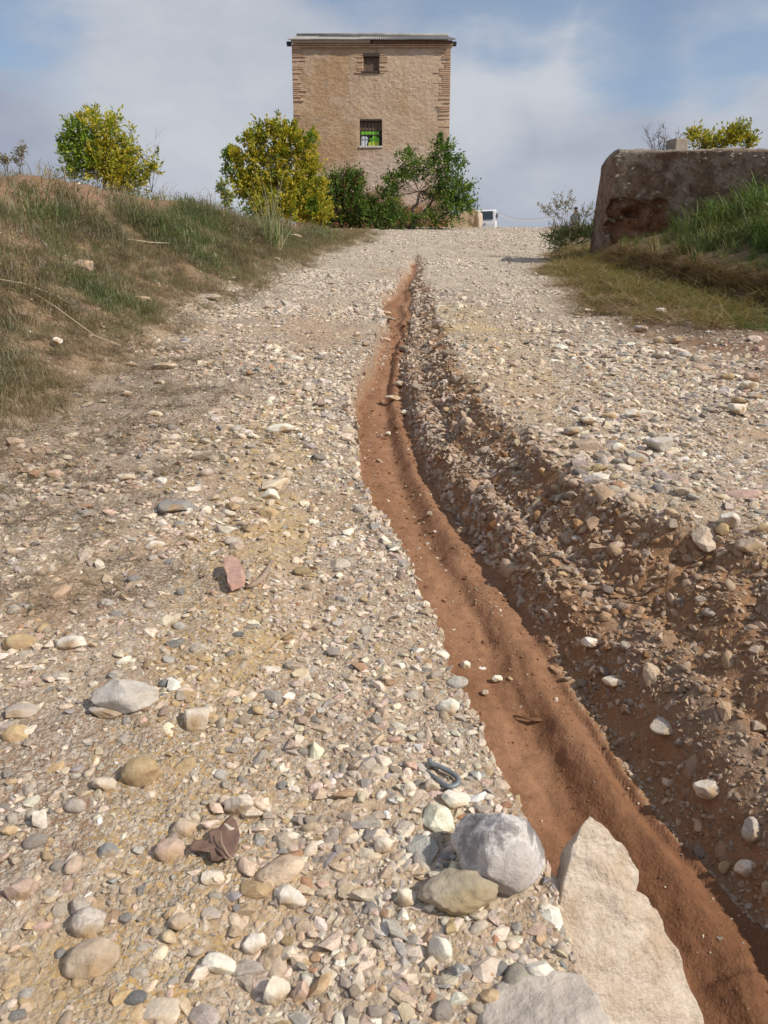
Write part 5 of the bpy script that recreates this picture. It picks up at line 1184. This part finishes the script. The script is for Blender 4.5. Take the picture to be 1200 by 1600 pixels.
    patch('lime_shape', [(.36, .01), (.87, .01), (.87, .177), (.42, .177), (.36, .12)], (.55, .68, .07), .272)
    for i in range(6): obj('bar', MB().tube([(-ww / 2 + ww * (i + .7) / 6.6, .19, 0), (-ww / 2 + ww * (i + .7) / 6.6, .19, wh)], .009, 6).mesh('bar', iron), w)
    obj('crossbar', MB().box((0, .195, wh * .42), (ww, .015, .03)).mesh('crossbar', iron), w)
    obj('lintel', MB().box((0, .22, wh - .03), (ww, .14, .06)).mesh('lintel', dk), w)
    obj('sill', MB().box((0, .20, -.035), (ww + .06, .20, .06)).mesh('sill', plain('white_sill', (.60, .58, .56), .8)), w)
tower()

# ------------------------------------------------------------------ old wall at right
def old_wall():
    Y0 = 13.5; pc = at(940, 384, Y0); zt = at(1000, 238, Y0).z; x0 = at(944, 380, Y0).x; x1 = 15.0; zb = hgt(x0, Y0) - .6; TK = .95
    org = Vector((x0, Y0, hgt(x0, Y0)))
    root = empty('old_wall', org, label='crumbling brown earth and mortar wall with sloping end on the right bank', cat='wall')
    m, t, b = newmat('weathered_earth_wall', .95, .1); co = objco(t); c = attr(t, 'Col').outputs['Color']; n_b = tnoise(t, co, 9, 8, .75).outputs[0]; n_c = tnoise(t, co, 45, 5, .7).outputs[0]
    v = tvor(t, co, 22); sp = ramp(t, v.outputs['Distance'], .16, .28, (1, 1, 1, 1), (0, 0, 0, 1)).outputs[0]; spn = ramp(t, tnoise(t, co, 3, 3).outputs[0], .5, .62).outputs[0]
    cc = mixc(t, 1.0, c, ramp(t, n_b, .36, .64, (.55, .50, .46, 1), (1.45, 1.42, 1.38, 1)).outputs[0], 'MULTIPLY'); cc = mixc(t, ramp(t, tnoise(t, objco(t, (1, 1, 1.8)), 8, 8, .85).outputs[0], .60, .63, (0, 0, 0, 1), (.8, .8, .8, 1)).outputs[0], cc, (.07, .045, .03)); cc = mixc(t, ramp(t, tnoise(t, co, 3.3, 9, .78).outputs[0], .52, .58, (0, 0, 0, 1), (.6, .6, .6, 1)).outputs[0], cc, (.38, .31, .25)); cc = mixc(t, 1.0, cc, ramp(t, n_c, .3, .75, (.8, .79, .78, 1), (1.15, 1.15, 1.15, 1)).outputs[0], 'MULTIPLY')
    cc = mixc(t, tm(t, 'MULTIPLY', tm(t, 'MULTIPLY', sp, spn), .55), cc, (.40, .36, .31)); t.links.new(cc, b.inputs[0]); p = bump(t, b, n_b, .05, .9); bump(t, b, n_c, .012, .8, p)
    # rings run over the section: front base -> front top -> rounded top -> back; stations along the length
    xs = np.concatenate([np.arange(0, 2.6, .03), np.arange(2.6, x1 - x0, .08)]); hgt_ = zt - zb; front = np.linspace(0, 1, 90)
    V = []; Cc = []; nsec = 0
    for i, xx in enumerate(xs):
        sec = []
        for h in front: sec.append((0.0, h))
        for a in np.linspace(0, math.pi, 9)[1:-1]: sec.append((TK / 2 - TK / 2 * math.cos(a), 1 + .045 * math.sin(a)))
        for h in front[::-10]: sec.append((TK, h))
        nsec = len(sec)
        for (d_, h) in sec: V.append((xx, d_, h))
    V = np.array(V); U = V[:, 0].copy(); Dd = V[:, 1].copy(); Hh = V[:, 2].copy()
    z = zb + Hh * hgt_
    # sloping end: upper part set back
    hw = (z - (zb + .6)) / (zt - zb - .6); setback = np.interp(hw, [-1, 0, .25, .6, .9, .97, 1.0, 1.1], [0, 0, .02, .07, .12, .12, .13, .18])
    x = x0 + setback + U * np.where(U < 1.2, 1 - setback / 1.2, 1) - np.where(U < 1.2, 0, setback) 
    px_ = (x - x0) / (at(1000, 300, Y0).x - at(990, 300, Y0).x) * 10 + 926     # photograph columns, for the things seen on the face
    n1_ = fbm(x, z, 1.6, 4, 81); n2_ = fbm(x, z, 7, 4, 82); fr = (Dd < .01).astype(float)
    y = Y0 + Dd + fr * (.03 * n1_ + .016 * n2_ + .014 * np.abs(fbm(x, z, 18, 3, 83)))
    topf = (Hh > 1).astype(float); z = z + topf * .03 * n2_ + (Hh > .97) * .03 * n1_ * (U > .3) * -1
    # eroded cavity near the base of the end and a ragged scar right of it
    cz = at(980, 330, Y0).z; cxm = at(992, 330, Y0).x; zc_top = at(980, 309, Y0).z
    cav = sst(1.0, .82, np.abs(x - cxm) / .47 + .25 * n2_) * sst(.0, .05, zc_top - z - .03 * n2_) * sst(at(980, 372, Y0).z - .1, at(980, 352, Y0).z, z) * fr
    hole_ = np.exp(-(((x - cxm + .02) / .13) ** 2 + ((z - cz - .02) / .07) ** 2)) * fr
    y = y + cav * (.17 + .09 * n1_) + hole_ * .30
    low = sst(cz - .05, cz - .5, z) * fr * (x > x0 + .12); y = y + low * (.10 + .08 * n2_)
    scar = sst(.5, .9, fbm(x * .8, z * 1.3, 1.1, 3, 84) * 1.6 + .62 * sst(at(1, 275, Y0).z + .1, at(1, 320, Y0).z, z)) * fr; y = y + scar * .06
    def Cq(*q): return np.array(q)
    def mx(a, b_, w_): return a + (b_ - a) * np.clip(w_, 0, 1)[:, None]
    col = mx(Cq(.25, .18, .13) + 0 * x[:, None], Cq(.15, .10, .068), .5 + 1.3 * n1_); col = mx(col, Cq(.36, .31, .25), sst(.0, .4, n2_ + .4 * fbm(x, z, 2.4, 3, 85)) * .5)
    pat = sst(1, .85, np.maximum(np.abs(x - at(970, 1, Y0).x - .02) / .26, np.abs(z - at(1, 290, Y0).z) / .18)) * fr; col = mx(col, Cq(.33, .28, .22), pat * .9); y = y - pat * .015
    up = sst(at(1, 262, Y0).z, at(1, 250, Y0).z, z) * sst(.75, .2, U); col = mx(col, Cq(.42, .37, .30), up * .8)
    col = mx(col, Cq(.22, .115, .065), np.maximum(cav, low)); col = mx(col, Cq(.20, .10, .06), scar * .6); col = mx(col, Cq(.33, .31, .29), topf * .7); col = mx(col, Cq(.2, .13, .1), (1 - fr) * .3 * (1 - topf))
    ux = x - x0; y = y - (ux * .52) * (1 - .0 * ux); z = z - (ux * .52) * .200 * (Hh > -.1)
    P = np.stack([x, y, z], 1) - np.array(org); idx = np.arange(len(P)).reshape(len(xs), nsec)
    f = np.stack([idx[:-1, :-1], idx[1:, :-1], idx[1:, 1:], idx[:-1, 1:]], -1).reshape(-1, 4)
    # close the sloping end with a gridded cap
    e0 = P[:nsec]; nf = 90; capV = []; capC = []; caps = 8
    for j in range(1, caps):
        for i in range(nf):
            a = e0[i]; q = e0[nf + 7 + 0] ; yb = TK * j / caps
            capV.append((a[0] - .03 * math.sin(math.pi * j / caps) + .025 * float(_h(np.array([i // 3]), np.array([j]), 5)[0]), a[1] + (TK - a[1]) * j / caps, a[2])); capC.append((.24, .17, .125))
    capV = np.array(capV); base_i = len(P); allV = np.vstack([P, capV]); cols = np.vstack([np.clip(col, .02, .6), np.array(capC)])
    def ci(i, j): return i if j == 0 else base_i + (j - 1) * nf + i
    bv = []; 
    for i in range(nf): bv.append((e0[i][0], TK, e0[i][2]))
    bb = len(allV); allV = np.vstack([allV, np.array(bv)]); cols = np.vstack([cols, np.tile([.24, .17, .12], (nf, 1))])
    ff = []
    for j in range(caps):
        for i in range(nf - 1):
            A = ci(i, j); B_ = ci(i + 1, j); C2 = ci(i + 1, j + 1) if j + 1 < caps else bb + i + 1; D2 = ci(i, j + 1) if j + 1 < caps else bb + i; ff.append((A, B_, C2, D2))
    # lid joining end cap to rounded top
    tc_ = nf + 3; last = [ci(nf - 1, j) for j in range(caps)] + [bb + nf - 1]; arc = [nf - 1] + list(range(nf, nf + 7)) + [nf + 7]
    for j in range(min(len(last), len(arc)) - 1): ff.append((last[j], arc[j], arc[j + 1], last[j + 1]))
    f = np.vstack([f, np.array(ff)])
    obj('wall_body', np_mesh('wall_body', allV, f, m, True, cols), root)
    # lime nodules and rubble showing in the face
    wm_ = plain('wall_rubble', (.34, .29, .235), .95, .1, 20, .3, .01); pr = [cut_stone(900 + i, 2, 9, (1, .6, .7), .6, .9, .05, i % 2 == 0, 'rubble_stone') for i in range(8)]
    for q in pr: q.materials.append(wm_)
    rw = random.Random(21); nfr = len(front); Pm = P.reshape(len(xs), nsec, 3)
    for _ in range(170):
        u_ = rw.random() ** 1.5; i = int(min(len(xs) - 2, (u_ * 3.6) / .03 if u_ * 3.6 < 2.6 else 86 + (u_ * 3.6 - 2.6) / .08)); j = int(rw.uniform(.30, .985) * nfr)
        if rw.random() < .4 and u_ > .25: j = int(rw.uniform(.93, 1.0) * (nfr - 1))
        a = rw.choice([.012, .018, .022, .03, .04]) * rw.uniform(.8, 1.25); pp = Pm[i, j]
        o = obj('rubble_stone', rw.choice(pr), root, (pp[0], pp[1] + a * .2, pp[2]), (rw.uniform(-.4, .4), rw.uniform(-.6, .6), rw.uniform(-.4, .4))); o.scale = (a * 1.3, a, a)
    # concrete block on top
    pb = at(1040, 234, Y0 + .4); q = MB().box((0, 0, .11), (.25, .25, .26)); o = obj('concrete_block', q.mesh('concrete_block', plain('concrete_old', (.30, .26, .21), .9, .2, 14, .25, .01)), None, (pb.x, Y0 + .42 - (pb.x - x0) * .52, zt + .0 - (pb.x - x0) * .52 * .2 + .03), (0.02, -.03, .35), label='small square concrete block sitting on top of the old wall', cat='concrete block'); bevel(o, .02)
old_wall()
# shrubs behind the wall
Yb = 16.5
def behind():
    p = at(1120, 300, Yb); bl = [B(1095, 222, 14, Yb), B(1112, 226, 12, Yb), B(1150, 215, 14, Yb), B(1165, 226, 10, Yb), B(1130, 228, 14, Yb, .7), B(1148, 208, 8, Yb), B(1086, 214, 8, Yb)]
    tree('yellow_shrub', (p.x, Yb, hgt(p.x, Yb)), bl, [(limb((p.x, Yb, hgt(p.x, Yb)), at(1110, 235, Yb), .05, 3, 1), [.03, .025, .02, .012]), (limb((p.x, Yb, hgt(p.x, Yb)), at(1150, 235, Yb), .05, 3, 2), [.03, .025, .02, .012])],
         260, 8, .085, .018, YEL, [.35, .25, .25, .15], 31, 'yellow green shrub showing above the wall top', 'shrub', up=1.0, tw=.22, inner=.2)
    p = at(1030, 300, Yb); items = []; r = random.Random(4); tips = [(1005, 198), (1012, 205), (1030, 196), (1037, 192), (1045, 204), (1020, 210), (1062, 205), (1070, 214), (1056, 216), (1026, 202), (1041, 198), (1066, 208)]
    dry_weed('bare_shrub', 1032, 262, tips, 'leafless grey shrub rising behind the concrete block', (.17, .14, .13), Y=Yb, rad=.012, twigs=9, seed=13)
behind()

# dry stems and sticks lying about
def sticks():
    M_s = plain('dry_twig', (.42, .35, .24), .8, .2, 40, .25)
    for (pts, lab) in [([(0, 456), (40, 462), (90, 480), (120, 500)], 'long bleached stem arching over the left bank grass'),
                       ([(55, 478), (90, 500), (150, 545), (190, 560)], 'dry stem slanting down through the left bank grass'),
                       ([(200, 392), (235, 396), (265, 397)], 'pale horizontal twig high on the left bank'),
                       ([(893, 748), (910, 732), (932, 715)], 'thin straw stalk lying across the right cobbles'),
                       ([(600 + 300, 700 - 18), (925, 678), (948, 672), (970, 674)], 'bent yellow straw above the right cobbles'),
                       ([(352, 912), (358, 905)], 'tiny pale twig leaning on the brick shard'),
                       ([(0, 1520), (24, 1534), (46, 1554)], 'pale stalk at the lower left edge'),
                       ([(1070, 430), (1105, 452), (1112, 440)], 'bent dry stalk before the eroded right bank'),
                       ([(960, 395), (985, 400), (1010, 388), (1030, 382)], 'loose bundle of straw at the foot of the wall')]:
        P = [hit(a, b) for a, b in pts]; r_ = max(.0012, .0009 * dep(P[0])); up_ = .02 + .012 * dep(P[0]) if P[0].x < -1.2 and P[0].y > 3.5 else r_ * 1.5
        P = [p + Vector((0, 0, up_)) for p in P]
        obj('dry_twig', MB().tube([p - P[0] for p in P], r_, 5).mesh('dry_twig', M_s, True), None, P[0], label=lab, cat='twig')
sticks()

# ------------------------------------------------------------------ beyond the crest: truck, ruin, person, tape
def truck():
    Y = 75.0; p = at(757, 360, Y); z = hgt(p.x, Y); top = at(757, 327, Y).z; HT = top - z
    root = empty('truck', (p.x - .1, Y, z), math.radians(-14), label='white box truck parked beyond the crest of the track', cat='truck')
    wt = plain('truck_white_paint', (.74, .76, .78), .4, .5, 3, .04); gl = plain('dark_glass', (.03, .045, .06), .15, .6, 3, .05); bk = plain('black_rubber', (.025, .025, .027), .8); gr = plain('grey_plastic', (.1, .1, .11), .6); st = plain('steel_rim', (.4, .4, .42), .4, .5, 5, .1, 0, .6); ylw = plain('lamp_lens', (.65, .63, .58), .2, .6)
    Wd = 2.15; L = 1.7
    # cab: profile in (y, z), front is -y
    prof = [(0, .35), (-.02, HT - 1.3), (0.02, HT - .98), (.22, HT - .12), (.36, HT), (1.7, HT), (1.7, .35)]
    v = [(-Wd / 2, a, b) for a, b in prof] + [(Wd / 2, a, b) for a, b in prof]; n = len(prof)
    o = obj('cab', mk_mesh('cab', v, [tuple(range(n))[::-1], tuple(range(n, 2 * n))] + [(i, (i + 1) % n, (i + 1) % n + n, i + n) for i in range(n)], wt), root); bevel(o, .05)
    def slab_(name, pts, mat_, lab=None):
        k = len(pts); nrm = (Vector(pts[1]) - Vector(pts[0])).cross(Vector(pts[2]) - Vector(pts[0])).normalized() * .03
        vv = [Vector(q) for q in pts] + [Vector(q) + nrm for q in pts]
        return obj(name, mk_mesh(name, vv, [tuple(range(k))[::-1], tuple(range(k, 2 * k))] + [(i, (i + 1) % k, (i + 1) % k + k, i + k) for i in range(k)], mat_), root)
    zw = HT - .16; slab_('windscreen', [(-.86, .01, HT - .90), (.86, .01, HT - .90), (.80, .19, zw), (-.80, .19, zw)], gl)
    slab_('side_window', [(Wd / 2 - .01, .20, HT - .9), (Wd / 2 - .01, 1.05, HT - .9), (Wd / 2 - .01, 1.05, zw), (Wd / 2 - .01, .38, zw)], gl)
    slab_('door', [(Wd / 2 - .02, .12, .5), (Wd / 2 - .02, 1.12, .5), (Wd / 2 - .02, 1.12, HT - .95), (Wd / 2 - .02, .12, HT - .95)], wt)
    obj('door_handle', MB().box((Wd / 2 + .02, 1.0, 1.2), (.03, .14, .03)).mesh('door_handle', gr), root)
    obj('bumper', MB().box((0, -.06, .48), (Wd, .14, .22)).mesh('bumper', gr), root)
    obj('grille', MB().box((0, -.03, .82), (1.1, .04, .18)).mesh('grille', gr), root)
    obj('emblem', MB().disc((0.1, -.035, HT - 1.3), .11, .03, 'y', 18).mesh('emblem', st), root)
    for s in (-1, 1):
        obj('headlight', MB().box((s * .74, -.04, HT - 1.62), (.26, .05, .16)).mesh('headlight', ylw), root)
        mr_ = obj('mirror', MB().box((s * (Wd / 2 + .14), .12, HT - .6), (.12, .07, .34)).mesh('mirror', bk), root); obj('mirror_arm', MB().tube([(s * Wd / 2, .2, HT - .4), (s * (Wd / 2 + .14), .12, HT - .43)], .015, 5).mesh('mirror_arm', bk), mr_)
        for yy in (.75, 4.2):
            w = obj('wheel', MB().disc((s * (Wd / 2 - .12), yy, .36), .36, .24, 'x', 22).mesh('wheel', bk), root); obj('rim', MB().disc((s * (Wd / 2 + .005), yy, .36), .2, .02, 'x', 16).mesh('rim', st), w)
    obj('chassis', MB().box((0, 2.9, .55), (.9, 4.0, .2)).mesh('chassis', gr), root)
    bevel(obj('cargo_bed', MB().box((0, 3.7, .95), (Wd, 3.6, .5)).mesh('cargo_bed', wt), root), .03)
truck()
def ruin():
    Y = 38.0; a = at(690, 357, Y); b = at(748, 357, Y); z = hgt((a.x + b.x) / 2, Y); top = at(720, 333, Y).z; W_ = b.x - a.x; Hh = top - z
    root = empty('masonry_ruin', ((a.x + b.x) / 2, Y, z), label='low broken tan masonry wall between the green tree and truck', cat='ruined wall')
    m = plain('ruin_render', (.42, .33, .235), .92, .15, 4, .3, .03)
    bm = bmesh.new(); bmesh.ops.create_cube(bm, size=1); bmesh.ops.subdivide_edges(bm, edges=bm.edges, cuts=9, use_grid_fill=True)
    for v in bm.verts:
        x, y, zz = v.co; v.co = (x * W_, y * .6, (zz + .5) * (Hh * (1 + .12 * math.sin(x * 9)) + (.12 if x > .3 else 0))); nn = float(fbm(np.array([v.co.x + v.co.y]), np.array([v.co.z]), 3, 3, 6)[0]); v.co += Vector((.04 * nn, .06 * nn, 0))
    me = bpy.data.meshes.new('ruin_body'); bm.to_mesh(me); bm.free(); me.materials.append(m); obj('ruin_body', me, root)
    me = cut_stone(77, 3, 8, (.24, .3, .85), rough=.06, name='end_stone'); me.materials.append(plain('ruin_pale', (.50, .43, .34), .9, .2, 5, .25, .02)); obj('end_stone', me, root, (W_ / 2 - .05, -.15, Hh * .5), label='pale rounded end stone')
ruin()
def tape():
    A = at(778, 332, 74); Bq = at(866, 338, 44); root = empty('marker_line', A, label='sagging line of small white markers stretched right of the truck', cat='marker line')
    pts = [A.lerp(Bq, i / 40) + Vector((0, 0, -.35 * math.sin(math.pi * i / 40))) for i in range(41)]
    obj('cord', MB().tube([p - A for p in pts], .012, 4).mesh('cord', plain('cord_grey', (.35, .36, .38), .7), True), root)
    wm = plain('marker_white', (.75, .76, .78), .6)
    fl = None
    for i in range(1, 17):
        u = 1 - (1 - i / 17) ** 1.25; q = A.lerp(Bq, u) + Vector((0, 0, -.35 * math.sin(math.pi * u))) - A; s = .10
        if fl is None: fl = mk_mesh('marker', [(-.09, 0, 0), (.09, 0, 0), (.05, 0, -.17), (-.05, 0, -.17), (-.09, .015, 0), (.09, .015, 0), (.05, .015, -.17), (-.05, .015, -.17)], [(0, 3, 2, 1), (4, 5, 6, 7), (0, 1, 5, 4), (1, 2, 6, 5), (2, 3, 7, 6), (3, 0, 4, 7)], wm)
        o = obj('marker', fl, root, q); sc_ = (A.y + (Bq.y - A.y) * u) / 74; o.scale = (sc_, sc_, sc_)
    for (q, nm) in ((A, 0), (Bq, 1)):
        g = hgt(q.x, q.y); obj('post', MB().tube([(q - A) + Vector((0, 0, g - q.z - .1)), (q - A) + Vector((0, 0, .05))], .03, 6).mesh('post', plain('post_grey', (.3, .29, .28), .8), True), root)
tape()
def person():
    Y = 42.0; h = at(900, 329, Y); z = hgt(h.x, Y); Hh = (h.z + .13) - z
    root = empty('person', (h.x, Y, z), math.radians(-35), label='distant person in dark cap and pale grey shirt behind the weeds', cat='person')
    k = Hh / 1.75; skin = plain('skin', (.42, .26, .19), .6); sh = plain('grey_shirt', (.36, .38, .41), .85); tr = plain('dark_trousers', (.05, .06, .09), .85); cp = plain('navy_cap', (.02, .025, .05), .8); sho = plain('boots', (.06, .045, .035), .7)
    def skinned(name, verts, edges, rad, mat_, rootv=0, sub=2):
        me = bpy.data.meshes.new(name); me.from_pydata([Vector(v) * k for v in verts], edges, []); me.materials.append(mat_); o = obj(name, me, root)
        md = o.modifiers.new('skin', 'SKIN'); md.use_smooth_shade = True
        for i, r_ in enumerate(rad): me.skin_vertices[0].data[i].radius = (r_[0] * k, r_[1] * k) if hasattr(r_, '__len__') else (r_ * k, r_ * k); me.skin_vertices[0].data[i].use_root = (i == rootv)
        s = o.modifiers.new('subd', 'SUBSURF'); s.levels = s.render_levels = sub; return o
    V = [(0, 0, .95), (0, 0, 1.15), (0, -.01, 1.35), (0, -.02, 1.47), (0, -.03, 1.58), (0, -.035, 1.70),
         (-.10, 0, .90), (-.11, -.02, .50), (-.12, .02, .09), (.10, 0, .90), (.12, -.03, .50), (.13, .0, .09),
         (-.19, 0, 1.40), (-.25, .02, 1.12), (-.23, -.12, .90), (.19, 0, 1.40), (.25, .02, 1.12), (.24, -.12, .90)]
    E = [(0, 1), (1, 2), (2, 3), (3, 4), (4, 5), (0, 6), (6, 7), (7, 8), (0, 9), (9, 10), (10, 11), (2, 12), (12, 13), (13, 14), (2, 15), (15, 16), (16, 17)]
    R = [(.15, .11), (.14, .10), (.15, .11), .055, (.085, .10), (.075, .09), .085, .055, .04, .085, .055, .04, .055, .042, .03, .055, .042, .03]
    for s, w in ((-1, 14), (1, 17)):     # palm and fingers
        b0_ = Vector(V[w]); V.append(tuple(b0_ + Vector((0, -.03, -.07)))); E.append((w, len(V) - 1)); R.append((.035, .018)); pi_ = len(V) - 1
        for j, (dx, L_) in enumerate(((-.03, .06), (-.01, .075), (.01, .07), (.03, .055))):
            V.append((V[pi_][0] + dx, V[pi_][1] - .02, V[pi_][2] - .03)); E.append((pi_, len(V) - 1)); R.append(.009); V.append((V[-1][0], V[-1][1] - .02, V[-1][2] - L_)); E.append((len(V) - 2, len(V) - 1)); R.append(.007)
        V.append((V[pi_][0] - s * .045, V[pi_][1] - .03, V[pi_][2] + .0)); E.append((pi_, len(V) - 1)); R.append(.010)
    for s, a in ((-1, 8), (1, 11)): V.append((V[a][0], V[a][1] - .16, .04)); E.append((a, len(V) - 1)); R.append((.04, .03))
    skinned('body', V, E, R, skin)
    skinned('shirt', [(0, 0, .93), (0, 0, 1.15), (0, -.01, 1.36), (-.19, 0, 1.41), (-.25, .02, 1.14), (.19, 0, 1.41), (.25, .02, 1.14), (0, -.015, 1.45)], [(0, 1), (1, 2), (2, 3), (3, 4), (2, 5), (5, 6), (2, 7)], [(.18, .135), (.17, .125), (.18, .135), .075, .06, .075, .06, .07], sh)
    skinned('trousers', [(0, 0, .93), (-.10, 0, .86), (-.11, -.02, .50), (-.12, .02, .11), (.10, 0, .86), (.12, -.03, .50), (.13, 0, .11)], [(0, 1), (1, 2), (2, 3), (0, 4), (4, 5), (5, 6)], [(.17, .13), .105, .075, .06, .105, .075, .06], tr)
    me = cut_stone(3, 3, 0, (.098 * k, .115 * k, .085 * k), name='cap'); me.materials.append(cp); obj('cap', me, root, (0, -.03 * k, 1.72 * k)); obj('cap_brim', MB().box((0, -.15 * k, 1.70 * k), (.14 * k, .12 * k, .012)).mesh('cap_brim', cp), root)
    for s in (-1, 1): obj('eye', MB().disc((s * .032 * k, -.128 * k, 1.64 * k), .011 * k, .01, 'y', 8).mesh('eye', plain('eye_dark', (.03, .02, .02), .4)), root)
    obj('nose', MB().box((0, -.14 * k, 1.605 * k), (.022 * k, .03 * k, .045 * k)).mesh('nose', skin), root)
    for s, a in ((-1, 8), (1, 11)): o = obj('boot', MB().box((V[a][0] * k, (V[a][1] - .06) * k, .05 * k), (.1 * k, .27 * k, .1 * k)).mesh('boot', sho), root); bevel(o, .02)
person()
